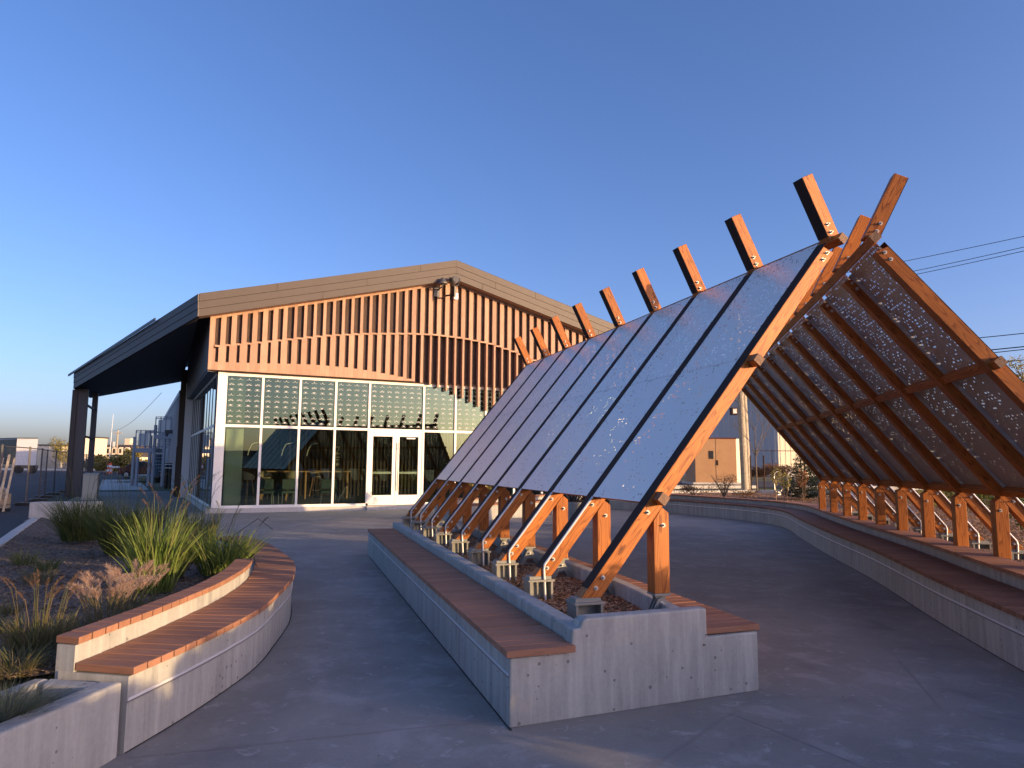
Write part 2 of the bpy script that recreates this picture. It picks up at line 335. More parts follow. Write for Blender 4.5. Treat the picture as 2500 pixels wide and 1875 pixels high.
def smooth_path(pts, step=.12, closed=False):
    """Catmull-Rom through the points, resampled evenly"""
    P = [Vector((*p, 0)) if len(p) == 2 else Vector(p) for p in pts]; out = []
    for i in range(len(P) - 1):
        p0, p1, p2, p3 = P[max(i - 1, 0)], P[i], P[i + 1], P[min(i + 2, len(P) - 1)]
        for k in range(16):
            t = k / 16; out.append(.5 * ((2 * p1) + (-p0 + p2) * t + (2 * p0 - 5 * p1 + 4 * p2 - p3) * t * t + (-p0 + 3 * p1 - 3 * p2 + p3) * t ** 3))
    out.append(P[-1]); res = [out[0]]; acc = 0; want = step
    for a, b in zip(out, out[1:]):
        L = (b - a).length
        while acc + L >= want and L > 0:
            res.append(a.lerp(b, (want - acc) / L)); want += step
        acc += L
    res.append(out[-1]) if (res[-1] - out[-1]).length > step * .4 else None
    return res
def offset_path(path, d):
    out = []
    for i, p in enumerate(path):
        t = (path[min(i + 1, len(path) - 1)] - path[max(i - 1, 0)]).normalized(); out.append(p + Vector((-t.y, t.x, 0)) * d)
    return out
def ribbon(mb, A, B, z0, z1, mi=0, axis=None, groups=None):
    """solid following two matching paths A (one side) and B (other side)"""
    n = len(A); vs = [(p.x, p.y, z) for p, q in zip(A, B) for p, z in ((p, z0), (p, z1), (q, z0), (q, z1))]
    fs = []
    for i in range(n - 1):
        a = i * 4; b = a + 4; fs += [(a, b, b + 1, a + 1), (a + 2, a + 3, b + 3, b + 2), (a + 1, b + 1, b + 3, a + 3), (a, a + 2, b + 2, b)]
    e = (n - 1) * 4; fs += [(0, 1, 3, 2), (e, e + 2, e + 3, e + 1)]
    return mb.add(vs, fs, mi, axis)
def planks(mb, A, B, z0, z1, gap=.011):
    for i in range(len(A) - 1):
        a0, a1, b0, b1 = A[i], A[i + 1], B[i], B[i + 1]
        la, lb = (a1 - a0).length, (b1 - b0).length
        ga, gb = gap / 2 / max(la, .01), gap / 2 / max(lb, .01)
        p = [a0.lerp(a1, ga), a0.lerp(a1, 1 - ga), b0.lerp(b1, 1 - gb), b0.lerp(b1, gb)]
        dz = random.uniform(-.0012, .0012)
        mb.hexa([(q.x, q.y, z0) for q in p], [(q.x, q.y, z1 + dz) for q in p], 0, (b0 - a0))
    return mb
# ---------------------------------------------------------------- the ground and what is laid on it
def sheet(name, poly, z, m, sub=None):
    me = bpy.data.meshes.new(name); me.from_pydata([(x, y, z) for x, y in poly], [], [tuple(range(len(poly)))]); me.update(); me.materials.append(m)
    o = bpy.data.objects.new(name, me); COL.objects.link(o); return struct(o)
sheet('ground', [(-3000, -400), (3000, -400), (3000, 4000), (-3000, 4000)], -.012, M['field'])
# building frame of reference: u along the facade, w into the building
PB = .44; BX, BY = -9.02, 21.23
bu = Vector((math.cos(PB), math.sin(PB), 0)); bw = Vector((-math.sin(PB), math.cos(PB), 0))
def BW(u, w, z=0): p = Vector((BX, BY, 0)) + bu * u + bw * w; return Vector((p.x, p.y, z))
def B2(u, w): p = BW(u, w); return (p.x, p.y)
sheet('plaza', [(-1.9, -6), (30, -8), (32, 16), (9, 40), B2(18, 2), B2(0, 3), B2(-1.3, 18), B2(-4.9, 17.6), (-12.2, 17.9), (-4.0, 10.3), (-2.4, 3.5), (-2.6, -6)], .0, M['plaza'])
sheet('asphalt_lot', [(-60, -20), (-5.6, -20), (-5.0, 4.0), (-8.35, 11.4), (-12.3, 18.6), B2(-5.2, 20), (-60, 120), (-160, 120), (-160, -20)], -.004, M['asphalt'])
sheet('road', [(-200, 118), (-60, 118), (-38, 70), (-20, 70), (-60, 150), (-200, 150)], -.001, M['concrete_pale'])
_sw = [B2(-4.6, 20), B2(-2.2, 20), (-31.5, 60), (-34.5, 60)]
sheet('sidewalk', _sw, .004, M['concrete_pale'])
# saw cut joints in the plaza
j = MB()
def groove(a, b, w=.005):
    a = Vector((*a, 0)); b = Vector((*b, 0)); d = (b - a).normalized(); s = Vector((-d.y, d.x, 0)) * w / 2
    j.add([(p.x, p.y, .0035) for p in (a - s, b - s, b + s, a + s)], [(0, 1, 2, 3)])
for a, b in (((-2.9, 12.2), (-1.15, 7.9)), ((-1.15, 7.9), (.5, 8.3)), ((-2.05, 3.75), (.05, 4.4)), ((1.35, 4.5), (2.6, 2.3)), ((2.7, 4.6), (6.8, 18)), ((-6.5, 20.8), (-3.2, 12.3)), ((-8.0, 18.2), (1.5, 22)), ((2.6, 2.3), (6.5, 3.0)), ((-.2, 2.6), (1.35, 4.5))): groove(a, b)
_o = j.build('pavement_joint', mat('joint line', (.30, .265, .25), .9)); struct(_o)

# ---------------------------------------------------------------- small litter so the paving is not bare
def scatter_bits(name, label, cat, n, area, m, zf, size):
    mb = MB()
    for _ in range(n):
        x, y = area(); a = random.uniform(0, 6.3); L = random.uniform(.5, 1.2) * size; w = L * random.uniform(.25, .5); z = zf(x, y) + .003
        c, s = math.cos(a), math.sin(a); t = random.uniform(0, size * .35)
        q = [(-L, -w * .3, 0), (0, -w, t * .5), (L, 0, t), (0, w, t * .3)]
        mb.add([(x + px * c - py * s, y + px * s + py * c, z + pz) for px, py, pz in q], [(0, 1, 2, 3)])
    o = mb.build(name, m); return tag(o, label, cat, kind='stuff')
scatter_bits('leaf_litter', 'small dry leaf scraps and specks lying on the grey plaza paving', 'leaf litter', 120,
             lambda: (random.uniform(-1.8, 6), random.uniform(2.2, 16)), M['leaf_brown'], lambda x, y: 0, .010)

# ---------------------------------------------------------------- left planted bed with its curved bench
BED = [(-2.45, 3.95), (-2.45, 5.4), (-2.62, 6.6), (-3.0, 8.0), (-3.6, 9.2), (-4.25, 10.1), (-7.2, 13.4), (-11.6, 17.5), (-11.8, 17.6), (-8.05, 11.4), (-5.0, 5.2), (-4.2, 3.6)]
def bed_z(x, y):
    k = min(1, max(0, ((-2.4 - x) + .12 * (y - 4)) / 5.0)); return .37 - .22 * k
def terrain(name, poly, zf, step, m, bumpy=.015, kind='structure'):
    xs = [p[0] for p in poly]; ys = [p[1] for p in poly]
    def inside(x, y):
        c = False; k = len(poly)
        for i in range(k):
            (x1, y1), (x2, y2) = poly[i], poly[(i + 1) % k]
            if (y1 > y) != (y2 > y) and x < (x2 - x1) * (y - y1) / (y2 - y1) + x1: c = not c
        return c
    bm = bmesh.new(); nx = int((max(xs) - min(xs)) / step) + 2; ny = int((max(ys) - min(ys)) / step) + 2; g = {}
    rnd = random.Random(3)
    for i in range(nx):
        for k in range(ny):
            x, y = min(xs) + i * step, min(ys) + k * step
            g[i, k] = bm.verts.new((x, y, zf(x, y) + rnd.uniform(-bumpy, bumpy)))
    for i in range(nx - 1):
        for k in range(ny - 1):
            x, y = min(xs) + (i + .5) * step, min(ys) + (k + .5) * step
            if inside(x, y): bm.faces.new((g[i, k], g[i + 1, k], g[i + 1, k + 1], g[i, k + 1]))
    for v in [v for v in bm.verts if not v.link_faces]: bm.verts.remove(v)
    me = bpy.data.meshes.new(name); bm.to_mesh(me); bm.free(); me.materials.append(m)
    for p in me.polygons: p.use_smooth = True
    o = bpy.data.objects.new(name, me); COL.objects.link(o); o['kind'] = kind; return o, inside
_, in_bed = terrain('garden_bed', BED, bed_z, .11, M['gravel_mulch'])
def chips(name, label, n, area, zf, m, size):
    mb = MB()
    for _ in range(n):
        x, y = area(); a = random.uniform(0, 6.3); L = random.uniform(.5, 1.25) * size; w = L * random.uniform(.18, .4); z = zf(x, y) + random.uniform(0, size * .35)
        c, s = math.cos(a), math.sin(a); tilt = random.uniform(-.5, .5) * L; th = w * .35; roll = random.uniform(-.6, .6) * w
        q = [(-L, -w, -tilt - roll), (L, -w, tilt - roll), (L, w, tilt + roll), (-L, w, -tilt + roll)]
        top = [(x + px * c - py * s, y + px * s + py * c, z + pz + th) for px, py, pz in q]
        mb.add(top + [(p[0], p[1], p[2] - th) for p in top], [(0, 1, 2, 3), (0, 4, 5, 1), (1, 5, 6, 2), (2, 6, 7, 3), (3, 7, 4, 0)])
    o = mb.build(name, m); return tag(o, label, 'mulch', kind='stuff')
def bed_pt():
    while True:
        y = 3.9 + 13 * random.random() ** 1.8; x = random.uniform(-9, -2.3)
        if in_bed(x, y): return x, y
chips('mulch_chips', 'dark shredded mulch covering the planted bed behind the curved bench', 14000, bed_pt, bed_z, M['chip_grey'], .021)

# curb between the bed and the asphalt, and the pale block where it ends
mb = MB(); cp = smooth_path([(-4.2, 3.4), (-6.0, 7.2), (-8.12, 11.43), (-9.6, 14.1), (-11.2, 17.0)], .5)
ribbon(mb, cp, offset_path(cp, .17), -.02, .17); o = mb.build('curb', M['concrete_pale'], bevel=.012); struct(o)
mb = MB(); mb.xy([(-11.55, 17.1), (-10.2, 17.55), (-10.2, 17.85), (-11.55, 17.5)], -.02, .52)
tag(mb.build('concrete_block', M['concrete_pale'], bevel=.02), 'pale concrete end wall block behind the far tall grass clumps at the asphalt edge', 'concrete wall')

SEAT_OUT = [(-1.97, 3.83), (-1.91, 4.27), (-1.87, 4.72), (-1.85, 5.2), (-1.87, 5.6), (-1.93, 6.02), (-2.0, 6.5), (-2.1, 7.0), (-2.34, 7.79), (-2.68, 8.53), (-3.13, 9.4), (-3.58, 10.1), (-3.98, 10.6)]
SEAT_IN = [(-2.32, 3.9), (-2.30, 4.3), (-2.28, 4.7), (-2.28, 5.2), (-2.29, 5.6), (-2.34, 6.1), (-2.42, 6.6), (-2.55, 7.1), (-2.82, 7.95), (-3.2, 8.8), (-3.6, 9.5), (-4.05, 10.15), (-4.3, 10.4)]
def matched(a, b, n):
    """resample both paths to the same number of points"""
    def rs(p):
        q = smooth_path(p, .02); L = [0]
        for u, v in zip(q, q[1:]): L.append(L[-1] + (v - u).length)
        out = []; k = 0
        for i in range(n + 1):
            w = L[-1] * i / n
            while k < len(q) - 2 and L[k + 1] < w: k += 1
            s = (w - L[k]) / max(1e-6, L[k + 1] - L[k]); out.append(q[k].lerp(q[k + 1], s))
        return out
    return rs(a), rs(b)
def toward(A, B, d):
    return [a + (b - a).normalized() * d for a, b in zip(A, B)]
A, B = matched(SEAT_OUT, SEAT_IN, 62)
cb = empty('curved_bench', (-2.1, 6.0, 0), 0, 'curved concrete bench with reddish board seat wrapping the planted bed at left', 'bench')
def child(mb, name, m, parent, bevel=0, smooth=False):
    o = mb.build(name, m, parent, smooth, bevel); o.matrix_parent_inverse = parent.matrix_world.inverted() if False else Matrix(); return o
def place_child(mb, name, m, parent, **k):
    """mesh written in world coordinates, hung under a parent that only sits at a location (no rotation)"""
    L = parent.location; mb.v = [p - L for p in mb.v]; return mb.build(name, m, parent, **k)
mb = MB(); planks(mb, A, B, .392, .430); place_child(mb, 'seat', M['board'], cb, bevel=.003)
Ai = toward(A, B, .025)
mb = MB(); ribbon(mb, Ai, toward(B, A, -.10), -.02, .384); place_child(mb, 'base_wall', M['concrete'], cb)
mb = MB(); ribbon(mb, toward(Ai, A, .006), Ai, .262, .276); place_child(mb, 'edge_strip', M['strip'], cb)
mb = MB(); ribbon(mb, toward(Ai, A, .002), Ai, .250, .262); place_child(mb, 'shadow_joint', M['strip_dark'], cb)
BA, BB = matched(SEAT_IN[:8], [(-2.44, 3.93), (-2.42, 4.3), (-2.40, 4.7), (-2.40, 5.2), (-2.41, 5.6), (-2.46, 6.05), (-2.54, 6.5), (-2.68, 7.05)], 27)
mb = MB(); ribbon(mb, toward(BA, BB, .005), BB, .0, .522); place_child(mb, 'back_wall', M['concrete'], cb)
mb = MB(); planks(mb, toward(BA, BB, -.012), toward(BB, BA, -.015), .527, .565); place_child(mb, 'back_cap', M['board'], cb, bevel=.003)

# low planter at the very front left
pl = empty('low_planter', (-2.3, 3.3, 0), 0, 'low bare concrete planter at the lower left corner holding grey green tufts', 'planter')
def wall(mb, a, b, c, d, z0, z1): mb.xy([a, b, c, d], z0, z1)
mb = MB(); wall(mb, (-2.30, 2.0), (-2.005, 3.80), (-2.125, 3.80), (-2.42, 2.0), -.02, .37)
mb.xy([(-2.126, 3.70), (-2.126, 3.80), (-2.42, 3.86), (-2.40, 3.76)], -.02, .368)
mb.xy([(-2.42, 3.86), (-2.50, 3.86), (-2.66, 2.9), (-2.58, 2.9)], -.02, .366)
place_child(mb, 'planter_wall', M['concrete'], pl, bevel=.014)
mb = MB(); mb.xy([(-2.60, 2.0), (-2.3, 2.0), (-2.1, 3.74), (-2.46, 3.80)], .1, .30); place_child(mb, 'planter_soil', M['gravel_mulch'], pl)
chips('mulch_chips', 'dark bark chips inside the low planter around the fescue tufts', 1100, lambda: (lambda y: (random.uniform(-2.52 + .12 * (y - 3), -2.27 + .165 * (y - 3)), y))(random.uniform(2.6, 3.74)), lambda x, y: .30, M['chip_grey'], .016)

# ---------------------------------------------------------------- island planter with two benches, in the left wing's own axes
PSL, PSR = .2988, -.2005
def WL(X, t, z=0): return Vector((X * math.cos(PSL) - t * math.sin(PSL), X * math.sin(PSL) + t * math.cos(PSL), z))
def WR(X, t, z=0): return Vector((X * math.cos(PSR) - t * math.sin(PSR), X * math.sin(PSR) + t * math.cos(PSR), z))
isl = empty('island_planter', (0, 0, 0), PSL, 'long concrete island planter with board seats on both sides under the left roof wing', 'planter')
mb = MB()                                                                       # body: U of walls
mb.xy([(1.245, 4.165), (1.66, 4.165), (1.66, 12.05), (1.245, 11.95)], -.02, .384)                                # under the left seat
mb.xy([(1.662, 4.20), (1.785, 4.20), (1.785, 12.3), (1.662, 12.25)], -.02, .512)                                 # left rim
mb.build('side_wall', M['concrete'], isl, bevel=.014)
mb = MB(); rim_o = [(2.66, 4.22), (2.78, 4.86), (2.90, 6.0), (2.93, 8.0), (2.94, 12.1)]
ro, ri = matched(rim_o, [(2.56, 4.22), (2.69, 4.9), (2.80, 6.0), (2.82, 8.0), (2.83, 12.1)], 20)
ribbon(mb, ri, ro, -.02, .47); outer = matched([(3.065, 4.27), (3.10, 6), (3.13, 8), (3.20, 12.1)], rim_o, 66)
ribbon(mb, outer[0], toward(outer[1], outer[0], .002), -.02, .384); mb.build('side_wall', M['concrete'], isl, bevel=.01)
mb = MB()
mb.add([], [])
def endprism(pts_xz, sk0, sk1):
    """end wall outline in X,z with a slightly skewed front face"""
    lo = [(x, 4.04 + (x - 1.245) * .105, z) for x, z in pts_xz]; hi = [(x, 4.195 + (x - 1.245) * .05, z) for x, z in pts_xz]
    mb.hexa(hi, lo)
endprism([(1.243, -.02), (3.062, -.02), (3.062, .384), (2.645, .384), (2.640, .570), (1.755, .570), (1.725, .562), (1.712, .545), (1.705, .515), (1.65, .512), (1.64, .384), (1.243, .384)], 0, 0)
mb.build('end_wall', M['concrete'], isl, bevel=.012)
mb = MB(); mb.xy([(1.243, 11.95), (3.2, 12.05), (3.2, 12.2), (1.243, 12.1)], -.02, .384); mb.build('end_wall', M['concrete'], isl, bevel=.012)
A, B = matched([(1.218, 4.015), (1.218, 11.98)], [(1.652, 4.03), (1.652, 11.98)], 66)
mb = MB(); planks(mb, A, B, .392, .430); mb.build('seat', M['board'], isl, bevel=.003)
A, B = matched([(3.085, 4.235), (3.12, 6), (3.15, 8), (3.22, 12.0)], [(2.655, 4.215)] + [(x + .008, t) for x, t in rim_o[1:]], 66)
mb = MB(); planks(mb, A, B, .392, .430); mb.build('seat', M['board'], isl, bevel=.003)
mb = MB(); mb.box(1.237, 1.245, 4.06, 11.95, .282, .296); mb.build('edge_strip', M['strip'], isl)
mb = MB(); mb.box(1.242, 1.245, 4.06, 11.95, .268, .282); mb.build('shadow_joint', M['strip_dark'], isl)
mb = MB(); mb.xy([(1.75, 4.17), (2.58, 4.2), (2.68, 4.9), (2.82, 6), (2.84, 12.1), (1.75, 12.1)], .2, .335); mb.build('soil', M['mulch'], isl)
def isl_pt():
    t = 4.2 + 7.8 * random.random() ** 1.3; X = random.uniform(1.79, 2.62 + min(.2, (t - 4.2) * .12)); p = WL(X, t); return p.x, p.y
chips('mulch_chips', 'red brown wood chips filling the island planter between the timber feet', 19000, isl_pt, lambda x, y: .340, M['chip'], .022)

# ---------------------------------------------------------------- long right hand bench, curving round the far side of the plaza
RO = [(3.3, 2.6), (3.5, 3.9), (3.76, 5.31), (3.97, 6.27), (4.2, 7.25), (4.83, 9.68), (5.40, 12.3), (6.06, 15.04), (6.55, 16.9), (6.74, 18.2), (6.55, 19.5), (6.0, 20.8), (5.1, 22.6), (4.2, 23.9), (3.4, 24.8)]
ro_ = smooth_path(RO, .12); ri_ = offset_path(ro_, -.52)
rb = empty('long_bench', (5, 12, 0), 0, 'long concrete bench with brown board seat curving around the right side of the plaza', 'bench')
mb = MB(); planks(mb, ro_, ri_, .392, .430); place_child(mb, 'seat', M['board'], rb)
_i = toward(ro_, ri_, .025)
mb = MB(); ribbon(mb, _i, ri_, -.02, .384); place_child(mb, 'base_wall', M['concrete'], rb)
mb = MB(); ribbon(mb, toward(_i, ro_, .007), _i, .272, .288); place_child(mb, 'edge_strip', M['strip'], rb)
mb = MB(); ribbon(mb, toward(_i, ro_, .002), _i, .258, .272); place_child(mb, 'shadow_joint', M['strip_dark'], rb)
rc = offset_path(ro_, -.545); rd = offset_path(ro_, -.83)
mb = MB(); ribbon(mb, rc, rd, 0, .524); place_child(mb, 'back_wall', M['concrete'], rb)
mb = MB(); planks(mb, offset_path(ro_, -.52), offset_path(ro_, -.87), .53, .567); place_child(mb, 'back_cap', M['board'], rb)
# second bench across the far side, seen between the timber legs
fo = smooth_path([(-1.6, 18.7), (-.5, 19.55), (.35, 20.45), (1.2, 21.6), (2.0, 22.9)], .12); fi = offset_path(fo, .5)
fb = empty('far_bench', (.4, 20.5, 0), 0, 'far sunlit concrete bench with board cap glimpsed between the left timber legs', 'bench')
mb = MB(); planks(mb, fo, fi, .392, .43); place_child(mb, 'seat', M['board'], fb)
mb = MB(); ribbon(mb, toward(fo, fi, .025), fi, -.02, .384); place_child(mb, 'base_wall', M['concrete'], fb)
mb = MB(); ribbon(mb, fi, offset_path(fo, .78), 0, .524); place_child(mb, 'back_wall', M['concrete'], fb)
mb = MB(); planks(mb, offset_path(fo, .47), offset_path(fo, .82), .53, .567); place_child(mb, 'back_cap', M['board'], fb)

# raised planting ground behind the right bench, with lawn and road beyond
_e = offset_path(ro_, -.80); _pts = [(p.x, p.y) for p in _e[::6]]
BEDR = _pts + [(2.4, 25.5), (2.4, 27.0), (10, 29.5), (16.5, 26), (13, 8), (9.5, 2.0)]
def bedr_z(x, y): return .42
_, in_bedr = terrain('planting_bed', BEDR, bedr_z, .3, M['mulch'], .02)
sheet('lawn', [(2.4, 27.0), (2.4, 31.5), (12, 35.5), (30, 34), (60, 30), (60, -5), (9.5, 2.0), (13, 8), (16.5, 26), (10, 29.5)], .405, M['lawn'])
mb = MB(); mb.xy([(2.4, 26.9), (10.1, 29.4), (10.1, 29.7), (2.4, 27.2)], .3, .52); mb.xy([(10.1, 29.4), (16.4, 26), (16.5, 26.3), (10.1, 29.7)], .3, .52)
tag(mb.build('garden_edging', M['concrete_pale']), 'low concrete edging between the mulch bed and the strip of lawn behind the right bench', 'edging')
sheet('road', [(-6, 33.5), (12, 36.5), (70, 36), (70, 62), (12, 50), (-6, 46)], .41, M['asphalt'])
sheet('verge', [(-30, 52), (12, 50), (70, 62), (200, 90), (200, 400), (-30, 400)], .40, M['field'])
mb = MB(); mb.xy([(4, 34.2), (12.4, 36.0), (12.4, 36.3), (4, 34.5)], .3, .53); mb.xy([(14.5, 36.2), (21.5, 36.4), (21.5, 36.7), (14.5, 36.5)], .3, .53)
struct(mb.build('curb', M['concrete_pale']))
def r_pt():
    while True:
        y = random.uniform(4.5, 17.5) if random.random() < .75 else random.uniform(17, 28); x = random.uniform(3.5, 13)
        if in_bedr(x, y) and x < 5.0 + .42 * y: return x, y
chips('mulch_chips', 'sunlit wood chips on the ground behind the right bench and its timber posts', 26000, r_pt, bedr_z, M['chip'], .024)

# dark gritty joint where the walls meet the paving
b = MB()
def grit(path, w=.022):
    q = offset_path(path, w)
    for i in range(len(path) - 1): b.add([(p.x, p.y, .0035) for p in (path[i], path[i + 1], q[i + 1], q[i])], [(0, 1, 2, 3)])
A, B = matched(SEAT_OUT, SEAT_IN, 62); grit(toward(A, B, .026), -.011); grit(toward(ro_, ri_, .026), .012)
L1 = [WL(1.25, t / 4) for t in range(16, 48)]; grit(L1, .016); L2 = [WL(1.24 + .182 * i, 4.045 + .0191 * i) for i in range(11)]; grit(L2, -.010)
struct(b.build('pavement_joint', mat('gritty gap', (.035, .032, .03), .95)))
# ---------------------------------------------------------------- the timber shelter: two leaning roof wings meeting at the front
S = 1.0373; TH = .121; TM = 1.254
_L = math.sqrt(1 + TM * TM); SLX, SLZ = 1 / _L, -TM / _L        # unit vector down the slope (x outward)
NX, NZ = TM / _L, 1 / _L                                       # outward normal of the slope
def up_z(x): return 3.804 - TM * x
def lo_z(x): return 3.607 - TM * x
POST_IN, POST_OUT = 1.880, 2.008
def make_wing(sg, psi, X0, t0, n, label, drop_first_strip=True):
    W0 = Vector((X0 * math.cos(psi) - t0 * math.sin(psi), X0 * math.sin(psi) + t0 * math.cos(psi), 0))
    root = empty('timber_shelter', W0, psi, label, 'shelter')
    def X(poly): return [(sg * x, z) for x, z in poly] if sg > 0 else [(sg * x, z) for x, z in reversed(poly)]
    ax_s = (sg * SLX, 0, SLZ)
    # -- one set of part meshes, the rest of the frames copy them
    bm_ = MB(); bm_.cyl((0, 0, 0), .0165, -.004, 18, axis='y'); bm_.cyl((0, -.004, 0), .0095, -.012, 6, axis='y'); bm_.cyl((0, -.016, 0), .006, -.014, 8, axis='y')
    proto = {}
    def rep(key, parent, k, maker):
        if key not in proto: proto[key] = maker(); o = proto[key]
        else: o = proto[key].copy(); COL.objects.link(o)
        o.parent = parent; return o
    bolts = [(2.488, .608), (2.432, .681), (2.060, 1.148), (.346, 3.273), (.302, 3.335)]
    tipb = [(.28, 3.594), (.249, 3.527)]
    bolt_proto = []
    def bolt(parent, x, z, y):
        if not bolt_proto: bolt_proto.append(bm_.build('bolt', M['bolt'], None)); o = bolt_proto[0]
        else: o = bolt_proto[0].copy(); COL.objects.link(o)
        o.parent = parent; o.location = (sg * x, y, z); return o
    for k in range(n):
        y0 = k * S
        def at(o, y=y0): o.location = (0, y, 0); return o
        def mk_rafter():
            poly = X([(.225, 3.345), (.33, up_z(.33)), (2.603, .54), (2.448, .54)])
            b = MB(ax_s); b.xz(poly, 0, TH); return b.build('rafter', M['timber'], root, bevel=.004)
        rf = at(rep('rafter', root, k, mk_rafter))
        def mk_shade():  # shade of the top face put in as a thin near-black strip
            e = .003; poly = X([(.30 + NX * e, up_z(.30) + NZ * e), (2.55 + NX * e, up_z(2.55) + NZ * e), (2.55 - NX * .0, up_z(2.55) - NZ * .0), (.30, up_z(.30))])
            b = MB(); b.xz(poly, -.001, TH + .001); return b.build('shade_strip', M['cap'], rf)
        c = rep('cap', rf, k, mk_shade)
        def mk_tip():
            o1, o2 = Vector((.522, 3.988)), Vector((.414, 4.041)); d = Vector((-.44, -.898)); b1, b2 = o1 + d * .62, o2 + d * .62
            b = MB((sg * -.44, 0, -.898)); b.xz(X([tuple(b2), tuple(o2), tuple(o1), tuple(b1)]), 0.001, TH - .001); return b.build('ridge_horn', M['timber'], root, bevel=.004)
        tp = at(rep('tip', root, k, mk_tip))
        def mk_tipshade():  # dark strip paints the shade on the horn's outer face
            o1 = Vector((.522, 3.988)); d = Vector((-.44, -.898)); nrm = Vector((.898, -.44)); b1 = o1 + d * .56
            b = MB(); b.xz(X([tuple(o1), tuple(o1 + nrm * .003), tuple(b1 + nrm * .003), tuple(b1)]), .0, TH); return b.build('shade_strip', M['cap'], tp)
        if k < 20: rep('tipshade', tp, k, mk_tipshade)
        def mk_post():
            poly = X([(POST_IN, .545), (POST_IN, 1.142), (1.938, 1.184), (POST_OUT, lo_z(POST_OUT) - .004), (POST_OUT, .545)])
            b = MB((0, 0, 1)); b.xz(poly, .001, TH - .001); return b.build('post', M['timber'], root, bevel=.004)
        ps = at(rep('post', root, k, mk_post))
        def mk_hinge():
            b = MB(); b.box(min(sg * 1.875, sg * 2.01), max(sg * 1.875, sg * 2.01), 0, TH, .528, .544)
            b.xz(X([(1.895, .528), (1.99, .528), (1.96, .455), (1.925, .455)]), .035, .047)
            b.xz(X([(1.895, .528), (1.99, .528), (1.96, .455), (1.925, .455)]), .075, .087)
            for yy in (.012, .050, .088):
                b.xz(X([(1.825, .34), (1.915, .500), (1.945, .515), (1.975, .500), (2.060, .34), (2.015, .34), (1.972, .415), (1.915, .415), (1.875, .34)]), yy, yy + .010)
            b.box(min(sg * 1.81, sg * 2.075), max(sg * 1.81, sg * 2.075), -.03, TH + .03, .33, .348)
            return b.build('hinge_foot', M['base_paint'], root)
        hg = at(rep('hinge', root, k, mk_hinge))
        def mk_base():
            b = MB(); a0, a1 = min(sg * 2.43, sg * 2.668), max(sg * 2.43, sg * 2.668)
            b.box(a0, a1, -.035, TH + .035, .498, .514); b.box(a0 + .02, a1 - .02, -.0, TH, .514, .54)
            b.xz(X([(2.447, .330), (2.447, .498), (2.645, .498), (2.665, .330)]), .052, .066)
            c0, c1 = min(sg * 2.445, sg * 2.463), max(sg * 2.445, sg * 2.463); b.box(c0, c1, -.03, TH + .03, .33, .498)
            c0, c1 = min(sg * 2.64, sg * 2.655), max(sg * 2.64, sg * 2.655); b.box(c0, c1, -.03, TH + .03, .33, .498)
            return b.build('base_stub', M['base_paint'], root)
        at(rep('base', root, k, mk_base))
        if k > 0:
            def mk_drain():
                z0 = up_z(2.10); b = MB(); d = [(sg * x, -.010, z) for x, z in ((2.06, up_z(2.06) - .004), (2.515, up_z(2.515) - .010), (2.522, .60), (2.508, .33))]
                b.tube(d, .0105, 8); return b.build('drip_rod', M['strip'], root)
            at(rep('drain', root, k, mk_drain))
        # the bolts of this frame, as pieces of the part they sit in
        for x, z in bolts: bolt(rf, x, z, 0)
        for x, z in tipb: bolt(tp, x, z, .001)
        bolt(ps, 1.93, 1.05, .001)
        bolt(hg, 1.945, .472, .012)
    # -- purlins, square and turned to the slope
    for nm, (cx, cz) in (('ridge_beam', (.205, 3.45)), ('purlin', (1.092, 2.352)), ('eave_beam', (1.972, 1.252))):
        h = .038; q = [(cx + SLX * a * h + NX * c * h, cz + SLZ * a * h + NZ * c * h) for a, c in ((-1, -1), (-1, 1), (1, 1), (1, -1))]
        b = MB((0, 1, 0)); y1 = (n - 1) * S + TH + .1
        b.xz(X(q), -.095, y1); o = b.build(nm, M['timber'], root, bevel=.004)
        b = MB(); b.xz(X([((x - cx) * .985 + cx, (z - cz) * .985 + cz) for x, z in q]), -.0965, -.0945); b.build('end_grain', M['timber_end'], o)
    # -- perforated panels: two sheets in each bay, recessed a centimetre between the rafters
    def sheet_part(xa, xb, k):
        P0 = Vector((sg * .29, 0, up_z(.29))); b = MB((sg * SLX, 0, SLZ)); e1, e2 = .0008, .0; ya, yb = .004, S - TH - .004
        pts = []
        for x in (xa, xb):
            for e in (e1, e2): pts.append(Vector((sg * (x + NX * e), 0, up_z(x) + NZ * e)) - P0)
        a1, a0, b1, b0 = pts
        v = [(p.x, y, p.z) for p in (a1, b1, b0, a0) for y in (ya, yb)]      # a1y0 a1y1 b1y0 b1y1 b0y0 b0y1 a0y0 a0y1
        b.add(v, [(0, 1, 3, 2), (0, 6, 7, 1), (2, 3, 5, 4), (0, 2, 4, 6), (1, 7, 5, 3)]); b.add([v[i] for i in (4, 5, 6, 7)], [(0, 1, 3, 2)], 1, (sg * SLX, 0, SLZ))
        o = b.build('perforated_panel', (M['perf'], M['perf_shade']), root); me = o.data; uv = me.uv_layers['UVMap'].data
        for lp in me.loops:
            c = me.vertices[lp.vertex_index].co; uv[lp.index].uv = (c.x * sg * SLX + c.z * SLZ, c.y)      # same pattern on both faces
        return o
    def rail(parent, y):
        b = MB(); P0 = Vector((sg * .29, 0, up_z(.29)))
        q = [(.30, up_z(.30) - .004), (2.05, up_z(2.05) - .004), (2.05 - NX * .035, up_z(2.05) - NZ * .035), (.30 - NX * .035, up_z(.30) - NZ * .035)]
        b.xz([(x - P0.x, z - P0.z) for x, z in X(q)], y, y + .028); return b.build('support_rail', M['steel_grey'], parent)
    pa = pb = None
